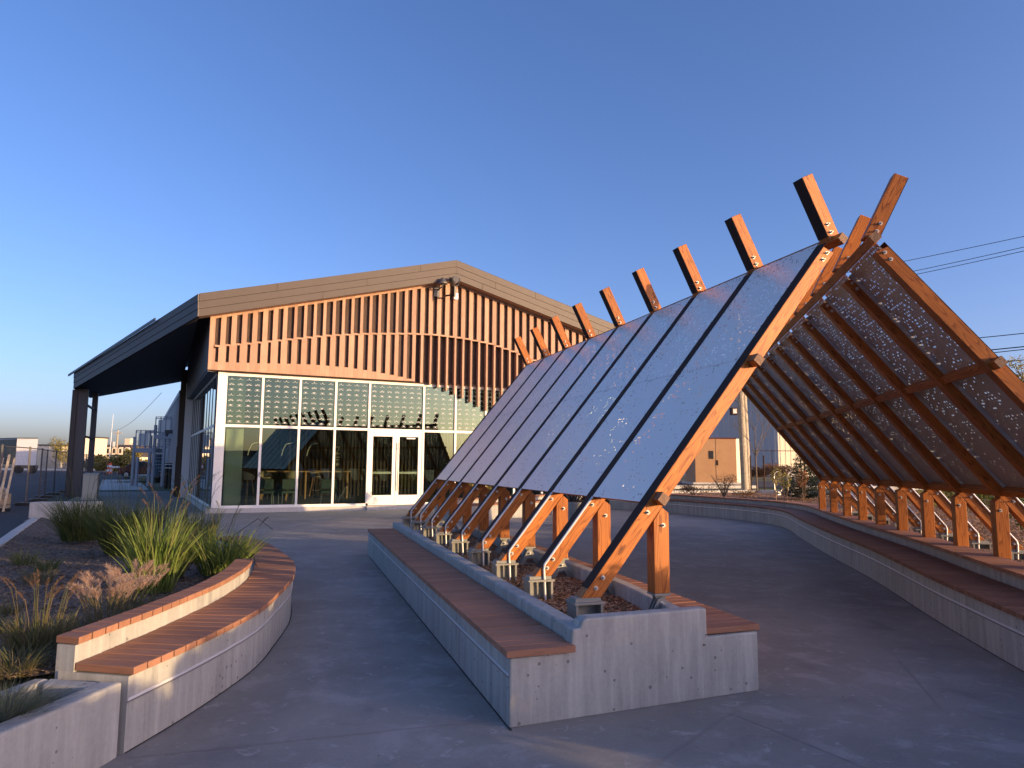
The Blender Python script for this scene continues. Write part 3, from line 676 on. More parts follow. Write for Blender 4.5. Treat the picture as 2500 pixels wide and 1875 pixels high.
    for k in range(n - 1):
        if k == 0:
            pa = sheet_part(.275, 1.138, k); pb = sheet_part(1.140, 2.060, k); r1 = rail(pa, .006); r2 = rail(pa, S - TH - .034)
            items = (pa, pb)
        else:
            a2 = pa.copy(); COL.objects.link(a2); a2.parent = root; b2 = pb.copy(); COL.objects.link(b2); b2.parent = root
            for r in (r1, r2): q = r.copy(); COL.objects.link(q); q.parent = a2
            items = (a2, b2)
        for it in items: it.location = (sg * .29, k * S + TH, up_z(.29))
    return root
make_wing(-1, PSL, 4.636, 4.857, 9, 'left sloping roof wing of orange timber rafters with perforated pale panels above the island planter')
make_wing(+1, PSR, 1.662, 6.406, 11, 'right sloping roof wing of dark timber rafters seen from below, sheltering the long bench')
# ---------------------------------------------------------------- the pavilion with its gabled cedar front
def in_bld(mb):
    return mb
bl = empty('pavilion', (BX, BY, 0), PB, 'gabled pavilion with pale cedar slatted front above a glazed wall and double door', 'building')
ROOF_A = 7.52; MS = .258
def fas_top(u): return 6.61 + MS * u if u <= ROOF_A else 6.61 + MS * (2 * ROOF_A - u)
def fas_bot(u): return 5.93 + MS * u - .0 if u <= ROOF_A else 5.93 + MS * (2 * ROOF_A - u)
U_R = 2 * ROOF_A + .6
U_CL = -.22
# front fascia in three stepped metal courses, left and right of the ridge
for a, b_ in ((-.57, ROOF_A), (ROOF_A, U_R)):
    for i in range(3):
        f0, f1 = i / 3, (i + 1) / 3 - .012; m_ = MB((1, 0, 0)); w0 = -.60 - .012 * i + .0
        def zz(u, f): return fas_bot(u) + (fas_top(u) - fas_bot(u)) * f
        e = .004 if a > 0 else 0
        m_.hexa([(a + e, w0 + .05, zz(a, f0)), (b_, w0 + .05, zz(b_, f0)), (b_, w0 + .05, zz(b_, f1)), (a + e, w0 + .05, zz(a, f1))][::-1],
                [(a + e, w0, zz(a, f0)), (b_, w0, zz(b_, f0)), (b_, w0, zz(b_, f1)), (a + e, w0, zz(a, f1))][::-1])
        m_.build('fascia_course', M['fascia'], bl)
m_ = MB()
for a, b_ in ((-.55, ROOF_A), (ROOF_A, U_R)):        # dark backing behind the courses and the boarded soffit
    m_.hexa([(a, -.54, fas_bot(a) + .01), (a, -.30, fas_bot(a) + .01), (b_, -.30, fas_bot(b_) + .01), (b_, -.54, fas_bot(b_) + .01)], [(a, -.54, fas_top(a) - .02), (a, -.30, fas_top(a) - .02), (b_, -.30, fas_top(b_) - .02), (b_, -.54, fas_top(b_) - .02)])
m_.build('fascia_backing', M['cap'], bl)
m_ = MB()
for a, b_ in ((-.55, ROOF_A), (ROOF_A, U_R)):
    m_.add([(a, -.552, fas_bot(a)), (b_, -.552, fas_bot(b_)), (b_, -.2, fas_bot(b_)), (a, -.2, fas_bot(a))], [(0, 1, 2, 3)])
m_.build('soffit', M['clad'], bl)
# joints of the metal courses
m_ = MB()
for i, us in enumerate(((1.6, 6.2, 10.6, 14), (4.4, 9.0, 12.9), (3.0, 8.5, 13.3))):
    for u in us:
        f0, f1 = (2 - i) / 3, (3 - i) / 3 - .012; z0 = fas_bot(u) + .68 * f0; z1 = fas_bot(u) + .68 * f1; w = -.6 - .012 * (2 - i) - .0015
        m_.box(u, u + .012, w, w + .004, z0, z1)
m_.build('fascia_joint', M['cap'], bl)
# roof planes
m_ = MB()
for a, b_ in ((-.57, ROOF_A), (ROOF_A, U_R)):
    m_.hexa([(a, -.60, fas_top(a) - .02), (b_, -.60, fas_top(b_) - .02), (b_, 17.5, fas_top(b_) - .02), (a if a > 0 else -.9, 17.5, fas_top(a) - .02)],
            [(a, -.61, fas_top(a) + .015), (b_, -.61, fas_top(b_) + .015), (b_, 17.5, fas_top(b_) + .015), (a if a > 0 else -.9, 17.5, fas_top(a) + .015)])
m_.build('roof', M['fascia'], bl)
# left canopy: the roof plane carried out over the side entrance
Np, Ep, Gp, Ip = (-.56, -.60), (-5.1, 12.3), (-5.0, 17.5), (-.9, 17.5)
def cz(u, top=0): return 5.79 + MS * (u + .55) + top
m_ = MB(); m_.hexa([(u, w, cz(u, .0)) for u, w in (Np, Ip, Gp, Ep)], [(u, w, cz(u, .05)) for u, w in (Np, Ip, Gp, Ep)]); m_.build('canopy_soffit', M['soffit'], bl)
m_ = MB(); m_.hexa([(u, w, cz(u, .66)) for u, w in (Np, Ip, Gp, Ep)], [(u, w, cz(u, .69)) for u, w in (Np, Ip, Gp, Ep)]); m_.build('canopy_roof', M['fascia'], bl)
def edge_course(P, Q, f0, f1, out, name, m):
    P3, Q3 = Vector((P[0], P[1], 0)), Vector((Q[0], Q[1], 0)); d = (Q3 - P3).normalized(); o = Vector((-d.y, d.x, 0)) * 1.0
    if o.x > 0: o = -o
    lo, hi = [], []
    for p, base in ((P3, cz(P[0])), (Q3, cz(Q[0]))):
        for k in (out, out - .04):
            q = p + o * k; lo.append((q.x, q.y, base + .68 * f0)); hi.append((q.x, q.y, base + .68 * f1))
    lo = [lo[0], lo[1], lo[3], lo[2]]; hi = [hi[0], hi[1], hi[3], hi[2]]
    b = MB((1, 0, 0)); b.hexa(lo, hi); b.build(name, m, bl)
for i in range(3): edge_course(Np, Ep, i / 3, (i + 1) / 3 - .012, .03 + .012 * i, 'canopy_fascia', M['fascia'])
edge_course((-.56, -.60), Ep, 0, 1, .0, 'canopy_backing', M['cap'])
edge_course((-1.7, 2.6), (-5.3, 12.9), .93, 1.06, .14, 'gutter', M['darksteel'])
m_ = MB(); m_.hexa([(-5.12, 12.28, cz(-5.1)), (-5.0, 17.5, cz(-5)), (-4.96, 17.5, cz(-5)), (-5.06, 12.28, cz(-5.06))], [(-5.12, 12.28, cz(-5.1, .66)), (-5.0, 17.5, cz(-5, .66)), (-4.96, 17.5, cz(-5, .66)), (-5.06, 12.28, cz(-5, .66))]); m_.build('canopy_end', M['fascia'], bl)
# canopy columns
m_ = MB(); m_.box(-5.05, -4.60, 12.6, 12.95, .0, 4.65); m_.build('column', M['darksteel'], bl)
m_ = MB(); m_.box(-5.12, -4.98, 12.50, 12.62, .0, 4.6); m_.box(-5.18, -5.06, 12.56, 12.9, .0, 4.6); m_.build('column_casing', M['fascia'], bl)
m_ = MB(); m_.box(-4.72, -4.50, 15.6, 15.9, .0, 4.75); m_.build('column', M['darksteel'], bl)
m_ = MB(); m_.box(-4.66, -4.58, 12.9, 15.7, 3.92, 4.0); m_.box(-4.66, -4.58, 12.9, 15.7, 2.55, 2.63); m_.build('cross_rail', M['darksteel'], bl)

# cedar front: vertical boards with two rows of slots following a wave
def interp(T, u):
    for (a, x), (b_, y) in zip(T, T[1:]):
        if a <= u <= b_: return x + (y - x) * (u - a) / (b_ - a)
    return T[0][1] if u < T[0][0] else T[-1][1]
MID = [(-.3, 4.98), (.8, 5.15), (2, 5.38), (3.27, 5.62), (4.6, 5.80), (6, 5.92), (6.87, 5.96), (7.93, 5.93), (9.03, 5.81), (10, 5.58), (11, 5.27), (12, 4.95), (13.5, 4.6), (16, 4.4)]
LOB = [(-.3, 4.5), (1.4, 4.56), (2.0, 4.59), (2.85, 4.62), (3.96, 4.60), (4.63, 4.54), (5.46, 4.44), (6.1, 4.34), (6.3, 4.27)]
HANG = [(6.2, 4.27), (6.83, 4.18), (7.16, 4.07), (7.46, 3.97), (7.75, 3.86), (8.07, 3.73), (8.35, 3.6), (8.63, 3.47), (9.2, 3.22), (10.4, 2.95), (11.6, 3.2), (13, 3.8), (14, 4.27)]
F0, F1, ZB = -.25, -.165, 4.27
panel = MB((0, 0, 1)); fins = []
def roofz(u): return fas_bot(u) + .06
def slab(u0, u1, z0a, z0b, z1a, z1b, mb=None):
    (mb or panel).hexa([(u0, F0, z0a), (u1, F0, z0b), (u1, F1, z0b), (u0, F1, z0a)], [(u0, F0, z1a), (u1, F0, z1b), (u1, F1, z1b), (u0, F1, z1a)], 0, (0, 0, 1))
PITCHU = .2995; k = 0; u = -.07; KMAX = 51
prev_end = -.225
backs = MB()
g = .003
while k < KMAX and u < 15.0:
    uw = .150 if k < 7 else (.205 if k < 20 else .145)
    lw = .085 if k < 7 else (.125 if k < 15 else (.150 if k < 19 else (.18 if k < 22 else .235)))
    us = u - (.02 if uw > .2 else 0); ls = u + .075 - lw / 2 + (.0 if k < 15 else .02)
    nxt = u + PITCHU; ns = nxt - (.02 if (7 <= k + 1 < 20) else 0)
    zm = interp(MID, u + .08); mt, mbz = zm, zm - .055                        # mid band
    cu = u + .10
    # upper fin between this slot and the next one
    a, b_ = us + uw, ns
    slab(a, b_ - g, zm - .055, interp(MID, b_ + .08) - .055, roofz(a), roofz(b_ - g))
    # above the slot, below the roof line
    slab(us, us + uw - g, roofz(us) - .13, roofz(us + uw) - .13, roofz(us), roofz(us + uw))
    # the band under the upper slot
    slab(us, us + uw - g, mbz, mbz, mt, mt)
    nl = nxt + .075 - (.085 if k + 1 < 7 else (.125 if k + 1 < 15 else (.150 if k + 1 < 19 else (.18 if k + 1 < 22 else .235)))) / 2 + (.0 if k + 1 < 15 else .02)
    a, b_ = ls + lw, nl
    top = mbz - .002
    if u < 6.15:
        slab(a, b_ - g, ZB, ZB, top, interp(MID, b_ + .08) - .057)
        slab(ls, ls + lw - g, ZB, ZB, interp(LOB, cu), interp(LOB, cu))
    else:
        hb = interp(HANG, a)
        f = MB((0, 0, 1)); f.box(a, b_ - g, F0, -.085, hb, top); f.build('hanging_fin', M['clad'], bl)
        if hb < 4.2:                                                      # short return blade set back behind each fin
            pass
    u = nxt; k += 1
slab(-.225, -.095 - g, ZB, ZB, roofz(-.225), roofz(-.10)); slab(-.095, -.07 - g, interp(MID, 0), interp(MID, 0), roofz(-.09), roofz(-.07))
slab(-.095, -.07 + .032 - g, ZB, ZB, 4.92, 4.92)
panel.build('cedar_cladding', M['clad'], bl)
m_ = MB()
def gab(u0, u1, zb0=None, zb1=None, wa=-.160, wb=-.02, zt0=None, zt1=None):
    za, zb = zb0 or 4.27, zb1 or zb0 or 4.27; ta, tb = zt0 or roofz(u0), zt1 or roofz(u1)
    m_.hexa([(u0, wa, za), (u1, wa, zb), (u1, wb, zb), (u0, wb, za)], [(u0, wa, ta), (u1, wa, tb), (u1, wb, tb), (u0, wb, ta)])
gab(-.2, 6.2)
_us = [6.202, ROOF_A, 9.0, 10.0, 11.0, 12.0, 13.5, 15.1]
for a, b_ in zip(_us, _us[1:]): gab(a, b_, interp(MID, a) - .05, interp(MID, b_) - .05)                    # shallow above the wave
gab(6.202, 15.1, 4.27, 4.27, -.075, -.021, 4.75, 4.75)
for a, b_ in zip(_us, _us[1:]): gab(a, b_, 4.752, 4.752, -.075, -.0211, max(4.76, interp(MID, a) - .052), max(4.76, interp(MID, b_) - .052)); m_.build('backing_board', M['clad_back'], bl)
m_ = MB(); m_.box(-.2, 15.1, -.20, .02, 4.237, 4.262); m_.build('header_flashing', M['cap'], bl)
# left end of the gable, dark return above the side glazing
SD = math.tan(.045)
def SU(w): return -SD * w
m_ = MB(); m_.hexa([(-.235, -.24, 4.27), (-.21, -.24, 4.27), (SU(11) - .15, 11, 4.27), (SU(11) - .22, 11, 4.27)], [(-.235, -.24, 5.85), (-.21, -.24, 5.85), (SU(11) - .15, 11, 5.8), (SU(11) - .22, 11, 5.8)]); m_.build('side_upper_wall', M['fascia'], bl)
m_ = MB(); m_.hexa([(-.21, -.2, 4.22), (.1, -.02, 4.22), (SU(11) + .05, 11, 4.22), (SU(11) - .2, 11, 4.22)], [(-.21, -.2, 4.268), (.1, -.02, 4.268), (SU(11) + .05, 11, 4.268), (SU(11) - .2, 11, 4.268)]); m_.build('side_flashing', M['darksteel'], bl)

# ---- curtain wall
MUL = [.32, 1.39, 2.52, 3.64, 4.745, 6.62, 7.78, 8.92, 10.05, 11.18, 12.3, 13.42, 14.55]
fr = MB()
for i, c in enumerate(MUL):
    fr.box(c - .035, c + .035, -.07, .06, .215 if i else .2, 4.14)
fr.build('mullions', M['frame'], bl)
fr = MB(); segs = list(zip(MUL, MUL[1:]))
for i, (a, b_) in enumerate(segs):
    fr.box(a + .0352, b_ - .0352, -.066, .055, 2.575, 2.655)
fr.build('transom', M['frame'], bl)
fr = MB(); fr.box(.285, 14.6, -.072, .06, 4.14, 4.235); fr.build('top_rail', M['frame'], bl)
fr = MB(); fr.box(.285, 4.708, -.075, .06, .15, .215); fr.box(6.66, 14.6, -.075, .06, .15, .215); fr.box(.285, 4.708, -.10, -.076, .135, .165); fr.box(6.66, 14.6, -.10, -.076, .135, .165); fr.build('sill_rail', M['frame'], bl)
fr = MB(); fr.box(.085, .283, -.10, .12, .15, 4.235); fr.build('corner_post', M['frame'], bl, bevel=.004)
fr = MB(); fr.box(.02, 14.7, -.13, .2, -.02, .134); fr.build('plinth', M['concrete_pale'], bl, bevel=.01)
fr = MB(); fr.box(4.72, 6.64, -.22, -.12, -.02, .125); fr.build('door_step', M['concrete_pale'], bl)
# the white ornament printed on the upper panes: curled pairs with a small centre figure, three shapes in turn
def ornament(mb, x, z, kind, s=.088):
    y = -.0128
    def crescent(sx):
        out, inn = [], []
        for i in range(11):
            t = i / 10; a = R(215 - 250 * t) if kind != 2 else R(200 - 215 * t)
            cx, cz_, rx, rz = .56 * sx, -.10, .40, .26
            thick = (.035 + (.16 if kind == 1 else .06) * math.sin(math.pi * min(1, t * 1.1)) ** 2)
            px, pz = math.cos(a) * sx, -math.sin(a)
            out.append((cx + px * rx, cz_ + pz * rz)); inn.append((cx + px * (rx - thick), cz_ + pz * (rz - thick)))
        for i in range(10):
            q = [out[i], out[i + 1], inn[i + 1], inn[i]]
            mb.add([(x + a * s, y, z + b_ * s * 1.0) for a, b_ in q], [(0, 1, 2, 3)])
    crescent(1); crescent(-1)
    if kind == 2: pol = [(-.10, -.36), (-.03, -.16), (.03, -.16), (.10, -.36), (.19, -.32), (.15, .0), (.62, .22), (.56, .30), (.12, .16), (.09, .30), (-.09, .30), (-.12, .16), (-.56, .30), (-.62, .22), (-.15, .0), (-.19, -.32)]
    else: pol = [(0, .02), (.17, -.16), (.26, -.10), (.10, .08), (.07, .34), (-.07, .34), (-.10, .08), (-.26, -.10), (-.17, -.16)]
    if kind == 1:
        for sx in (1, -1): mb.add([(x + a * s * sx, y, z + b_ * s) for a, b_ in ((.30, .10), (.70, .30), (.74, .23), (.34, .02))], [(0, 1, 2, 3)])
    mb.add([(x + a * s, y, z + b_ * s) for a, b_ in pol], [tuple(range(len(pol)))])
def pane_marks(a, b_, mb):
    n = max(1, round((b_ - a) / .262)); k0 = len(mb.f)
    for i in range(n):
        x = a + (b_ - a) * (i + .5) / n
        for r in range(9): ornament(mb, x, 4.06 - r * .1635, r % 3)
    for i in range(k0, len(mb.f)): mb.mi[i] = 1        # second material slot: the white print
proto_marks = {}
for i, (a, b_) in enumerate(segs):
    a2, b2 = a + .036, b_ - .036
    m_ = MB(); m_.box(a2, b2, -.012, .0, 2.656, 4.139); pane_marks(a2, b2, m_); m_.build('window_pane', (M['glass_up'], M['print']), bl)
    if i != 4: m_ = MB(); m_.box(a2, b2, -.012, .0, .216, 2.574); m_.build('window_pane', M['glass'], bl)
# ---- double door
def leafdoor(u0, u1, hinge_left):
    d = empty('door', (u0, 0, 0)); d.parent = bl; W = u1 - u0
    f = MB(); f.box(0, .115, -.06, -.01, .15, 2.55); f.box(W - .115, W, -.06, -.01, .15, 2.55); f.box(.1155, W - .1155, -.06, -.01, 2.40, 2.55); f.box(.1155, W - .1155, -.06, -.01, .15, .47)
    f.build('door_frame', M['frame'], d)
    f = MB(); f.box(.116, W - .116, -.04, -.03, .47, 2.40); f.build('door_glass', M['glass'], d)
    f = MB(); f.box(.12, W - .12, -.028, .03, 1.165, 1.235); f.build('push_bar', M['frame'], d)
    if not hinge_left:
        f = MB(); f.tube([(.055, -.12, .60), (.055, -.12, 2.2)], .016, 10); f.tube([(.055, -.12, .85), (.055, -.055, .85)], .010, 8); f.tube([(.055, -.12, 2.0), (.055, -.055, 2.0)], .010, 8); f.build('handle', M['galv'], d, smooth=True)
        f = MB(); f.box(.36, .66, -.075, -.055, 2.33, 2.37); f.build('door_closer', M['frame'], d)
    return d
f = MB(); f.box(4.782, 6.583, -.07, .0, 2.551, 2.574); f.build('door_head', M['frame'], bl)
leafdoor(4.785, 5.674, True); leafdoor(5.680, 6.570, False)
f = MB(); f.box(6.571, 6.584, -.05, .0, .15, 2.55); f.build('door_jamb', M['blackplastic'], bl)
# ---- side glazing: narrow panes running back from the corner
sl = MB(); wts = [0.12 + 1.03 * i for i in range(11)]
for w in wts: sl.hexa([(SU(w) + .052, w, .15), (SU(w) + .12, w, .15), (SU(w + .06) + .12, w + .06, .15), (SU(w + .06) + .052, w + .06, .15)], [(SU(w) + .052, w, 4.22), (SU(w) + .12, w, 4.22), (SU(w + .06) + .12, w + .06, 4.22), (SU(w + .06) + .052, w + .06, 4.22)])
sl.build('side_mullions', M['darksteel'], bl)
sl = MB()
for z0, z1, o in ((2.58, 2.66, .046), (.14, .22, .046), (4.14, 4.219, .046)):
    sl.hexa([(o, .12, z0), (o + .07, .12, z0), (SU(10.4) + o + .07, 10.4, z0), (SU(10.4) + o, 10.4, z0)], [(o, .12, z1), (o + .07, .12, z1), (SU(10.4) + o + .07, 10.4, z1), (SU(10.4) + o, 10.4, z1)])
sl.build('side_rails', M['frame'], bl)
for i in range(10):
    a, b_ = wts[i] + .06, wts[i + 1]
    for z0, z1 in ((.22, 2.58), (2.66, 4.14)):
        m_ = MB(); m_.hexa([(SU(a) + .065, a, z0), (SU(a) + .075, a, z0), (SU(b_) + .075, b_, z0), (SU(b_) + .065, b_, z0)], [(SU(a) + .065, a, z1), (SU(a) + .075, a, z1), (SU(b_) + .075, b_, z1), (SU(b_) + .065, b_, z1)]); m_.build('window_pane', M['glass_side'], bl)
m_ = MB(); m_.hexa([(-.06, -.1, -.02), (.3, -.1, -.02), (SU(11.2) + .2, 11.2, -.02), (SU(11.2) - .08, 11.2, -.02)], [(-.06, -.1, .135), (.3, -.1, .135), (SU(11.2) + .2, 11.2, .135), (SU(11.2) - .08, 11.2, .135)]); m_.build('side_plinth', M['concrete_pale'], bl)
m_ = MB(); m_.box(-.72, -.38, 10.46, 11.3, 0, 4.9); m_.build('side_pier', M['metal_pale'], bl)
m_ = MB(); m_.box(-.95, -.6, 11.3, 17.4, 0, 5.6); m_.build('side_wall', M['int_wood'], bl)
m_ = MB(); m_.box(-.975, -.951, 12.2, 13.3, .02, 2.2); m_.build('side_door', M['cap'], bl)
m_ = MB(); m_.box(14.65, 14.95, -.02, 17, 0, 6.3); m_.box(-.6, 14.9, 17.1, 17.4, 0, 6.2); m_.build('rear_walls', M['metal_wall'], bl)
# ---- the room behind the glass
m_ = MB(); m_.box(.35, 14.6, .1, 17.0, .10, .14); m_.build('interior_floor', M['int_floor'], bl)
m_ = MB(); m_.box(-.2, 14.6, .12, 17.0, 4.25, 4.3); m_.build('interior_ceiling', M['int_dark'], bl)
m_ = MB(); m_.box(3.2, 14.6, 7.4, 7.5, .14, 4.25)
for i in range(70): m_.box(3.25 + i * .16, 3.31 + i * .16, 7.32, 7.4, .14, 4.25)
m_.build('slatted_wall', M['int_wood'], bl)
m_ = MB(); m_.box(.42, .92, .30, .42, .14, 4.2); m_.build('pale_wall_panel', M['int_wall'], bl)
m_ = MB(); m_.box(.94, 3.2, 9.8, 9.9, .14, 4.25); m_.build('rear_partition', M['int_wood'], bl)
for u in (1.25, 2.35, 3.2):
    m_ = MB(); m_.tube([(u, 2.5, 1.75), (u + .04, 2.5, 1.95), (u + .12, 2.5, 2.12), (u + .20, 2.5, 2.17), (u + .36, 2.5, 2.2)], .016, 6); m_.build('lamp_bracket', M['white'], bl)
# little framed sign on the slatted wall: a zigzag, two bars and a disc
m_ = MB(); m_.box(4.62, 4.92, 5.0, 5.03, 1.25, 2.25); sg_ = m_.build('wall_sign', M['blackplastic'], bl)
m_ = MB()
for q in (((4.65, 2.16), (4.86, 2.16), (4.86, 2.10), (4.65, 2.10)), ((4.80, 2.10), (4.86, 2.10), (4.74, 1.86), (4.68, 1.86)), ((4.68, 1.90), (4.86, 1.90), (4.86, 1.85), (4.68, 1.85)), ((4.72, 1.76), (4.88, 1.76), (4.88, 1.72), (4.72, 1.72)), ((4.70, 1.66), (4.84, 1.66), (4.84, 1.62), (4.70, 1.62))):
    m_.add([(a, 4.996, z) for a, z in q], [(0, 1, 2, 3)])
m_.add([(4.78 + .06 * math.cos(i * R(30)), 4.996, 1.46 + .06 * math.sin(i * R(30))) for i in range(12)], [tuple(range(12))]); m_.build('sign_marks', M['stool'], sg_)
# things standing inside
def at_b(name, u, w, z, rz, label, cat, group=None): 
    p = BW(u, w, z); return empty(name, p, PB + rz, label, cat, group)
def stool(u, w, rz, label, h=.78):
    o = at_b('bar_stool', u, w, .14, rz, label, 'stool', 'pale bar stools inside the glazed front')
    b = MB(); ring = []
    for i in range(13):
        a = R(-20 + 220 * i / 12); ring.append((math.cos(a) * .21, math.sin(a) * .19))
    b.cyl((0, 0, h), .19, .035, 18); vs = []
    for i, (x, y) in enumerate(ring): hh = .10 + .17 * math.sin(math.pi * i / 12); vs += [(x, y, h + .02), (x * 1.12, y * 1.12, h + hh), (x * 1.22, y * 1.22, h + hh), (x * 1.05, y * 1.05, h)]
    fs = []
    for i in range(12):
        a = i * 4; c = a + 4; fs += [(a, a + 1, c + 1, c), (a + 1, a + 2, c + 2, c + 1), (a + 2, a + 3, c + 3, c + 2)]
    b.add(vs, fs); b.build('seat_shell', M['stool'], o, smooth=True)
    for sx, sy in ((1, 1), (-1, 1), (-1, -1), (1, -1)):
        l = MB(); l.tube([(sx * .10, sy * .09, h), (sx * .20, sy * .18, 0)], .017, 8); l.build('leg', M['beech'], o)
    l = MB(); l.tube([(-.16, -.14, .28), (.16, -.14, .28)], .009, 6); l.build('footrest', M['galv'], o)
    return o
stool(1.15, 1.0, 2.3, 'pale bar stool half hidden behind the green wall panel, nearest the building corner', .82)
stool(2.05, 4.2, .4, 'pale bar stool seen sideways in front of the long interior counter', .80)
stool(2.95, 4.0, 3.1, 'pale bar stool turned its back to the glass, right of the sideways one', .80)
stool(4.2, 6.2, .2, 'dim bar stool deepest in the room behind the third window bay', .80)
t = at_b('counter_table', 2.9, 5.2, .14, 0, 'long thin counter table behind the bar stools inside the pavilion', 'table')
b = MB(); b.box(-1.0, 2.4, -.3, .3, 1.02, 1.06); b.build('table_top', M['beech'], t)
for x in (-.9, .7, 2.3): b = MB(); b.box(x - .03, x + .03, -.2, .2, 0, 1.02); b.build('leg', M['beech'], t)
def lounge(u, w, rz, label):
    o = at_b('lounge_chair', u, w, .14, rz, label, 'chair', 'low teal chairs inside the glazed front')
    b = MB(); b.box(-.28, .28, -.26, .26, .36, .46); b.build('seat', M['teal'], o, bevel=.03)
    b = MB(); b.box(-.28, .28, .20, .28, .50, .84); b.build('backrest', M['teal'], o, bevel=.03)
    for x in (-.24, .24):
        for y in (-.2, .22): l = MB(); l.tube([(x, y, .36), (x, y, 0)], .010, 6); l.build('leg', M['galv'], o)
lounge(1.75, 1.4, 2.9, 'low teal chair just inside the second window bay, left one of the pair there')
lounge(2.45, 1.3, 3.3, 'low teal chair with wide pale green back just inside the second window bay')
lounge(3.75, 1.2, 3.0, 'low teal chair standing behind the mullion left of the double door bay')
st = at_b('tripod_stand', 4.25, 1.1, .14, .2, 'thin dark folding stand leaning behind the window left of the doors', 'stand')
b = MB(); b.tube([(-.28, 0, 0), (.10, 0, .62)], .010, 6); b.tube([(.34, 0, 0), (.08, 0, .55)], .008, 6); b.tube([(0, .3, 0), (.08, 0, .55)], .008, 6); b.build('legs', M['galv'], st)
b = MB(); b.cyl((.10, 0, .60), .025, .10, 8); b.build('head', M['blackplastic'], st)

# ---- camera, siren dome and tag box under the gable peak
o = at_b('security_camera', 7.35, -.95, 7.35, 0, 'black ball security camera on a yoke bracket under the gable peak', 'camera')
b = MB(); b.tube([(0, -.02, .42), (0, .20, .42)], .13, 18, r1=.13); b.cyl((0, -.05, .42), .10, .03, 18, axis='y'); b.build('camera_head', M['blackplastic'], o, smooth=False)
b = MB(); b.tube([(-.17, .06, .50), (-.17, .06, .36), (-.12, .06, .24), (0, .06, .18), (.12, .06, .24), (.17, .06, .36), (.17, .06, .50)], .022, 8); b.tube([(0, .06, .18), (0, .06, -.16)], .05, 10); b.tube([(0, .06, -.10), (-.2, .3, -.10), (-.2, .72, -.10)], .03, 8); b.build('yoke', M['blackplastic'], o)
o = at_b('speaker_dome', 6.98, -.72, 7.62, 0, 'grey black dome fitting beside the security camera on the gable', 'fitting')
b = MB(); b.cyl((0, 0, 0), .17, .05, 20); b.cyl((0, 0, .05), .17, .16, 20, r1=.05); b.build('dome', M['darksteel'], o, smooth=False)
b = MB(); b.tube([(0, 0, 0), (0, .02, -.08), (0, .46, -.10)], .025, 8); b.box(-.15, .05, .42, .46, -.35, -.0); b.build('bracket', M['darksteel'], o)
o = at_b('wall_box', 7.62, -.30, 7.05, 0, 'small white box with twin aerials hanging right of the security camera', 'box')
b = MB(); b.box(-.08, .08, -.05, .04, .18, .42); b.build('housing', M['white'], o, bevel=.015)
for x in (-.05, .05): b = MB(); b.tube([(x, 0, .42), (x, 0, .58)], .008, 6); b.build('aerial', M['white'], o)
b = MB(); b.cyl((-1.9, -.2, .0), .02, .02, 6)

# ---- sheet metal hall continuing behind, with its wall lamps
h = empty('metal_hall', BW(-.95, 17.6), .485, 'long pale sheet metal hall running back behind the side entrance', 'building')
b = MB(); b.box(0, 12, 0, 45, 0, 5.0); b.build('wall', M['metal_pale'], h)
b = MB(); b.box(-.06, 12, 0, 45.2, 5.0, 5.25); b.build('eave', M['steel_grey'], h)
b = MB()
for i in range(90): b.box(-.035, -.001, .25 + i * .5, .33 + i * .5, .1, 5.0)
b.build('wall_ribs', M['metal_wall'], h)
for y in (6, 11): b = MB(); b.box(-.45, -.04, y, y + .25, 3.2, 3.4); b.cyl((-.35, y + .1, 3.02), .08, .2, 8); b.build('wall_lamp', M['darksteel'], h)
# ---------------------------------------------------------------- plants
def blades(mb, n, rad, h, lean, droop, w, rnd, cx=0, cy=0, seg=4, hvar=.35, cup=False):
    for _ in range(n):
        a = rnd.uniform(0, 6.283); rr = rad * math.sqrt(rnd.random()); x, y = cx + rr * math.cos(a), cy + rr * math.sin(a)
        d = a + rnd.uniform(-1.1, 1.1); H = h * rnd.uniform(1 - hvar, 1 + hvar * .5); ln = lean * rnd.uniform(.2, 1.3) * (.35 + rr / max(rad, .01)); dr = droop * rnd.uniform(.3, 1.5)
        ww = w * rnd.uniform(.6, 1.3); tw = rnd.uniform(-1.2, 1.2); dx, dy = math.cos(d), math.sin(d); sx, sy = math.cos(d + 1.57 + tw), math.sin(d + 1.57 + tw); vs = []; fs = []
        for i in range(seg + 1):
            t = i / seg; out = ln * t + dr * t * t * H; z = H * (t - .55 * dr * t ** 3); k = ww * (1 - t ** 1.7) * (.6 + .8 * t if t < .5 else 1)
            px, py = x + dx * out, y + dy * out
            if i < seg: vs += [(px - sx * k, py - sy * k, z), (px + sx * k, py + sy * k, z)]
            else: vs.append((px, py, z))
        for i in range(seg - 1): fs.append((2 * i, 2 * i + 1, 2 * i + 3, 2 * i + 2))
        fs.append((2 * seg - 2, 2 * seg - 1, 2 * seg)); mb.add(vs, fs)
    return mb
def plume(mb, x, y, z, dx, dy, L, r, n, rnd, tilt=.6):
    """feathery or bristly seed head along a curved stem tip"""
    for i in range(n):
        t = i / n; a = rnd.uniform(0, 6.283); cx = x + dx * L * t * tilt; cy = y + dy * L * t * tilt; cz = z + L * t * (1 - .35 * t)
        rr = r * math.sin(math.pi * min(1, .12 + t * .9)) * rnd.uniform(.7, 1.2); ex = cx + math.cos(a) * rr + dx * rr * .6; ey = cy + math.sin(a) * rr + dy * rr * .6; ez = cz + rr * rnd.uniform(.3, 1.2)
        w = .0016; mb.add([(cx - w, cy, cz), (cx + w, cy, cz), (ex, ey, ez)], [(0, 1, 2)]); mb.add([(cx, cy - w, cz), (cx, cy + w, cz), (ex, ey, ez)], [(0, 1, 2)])
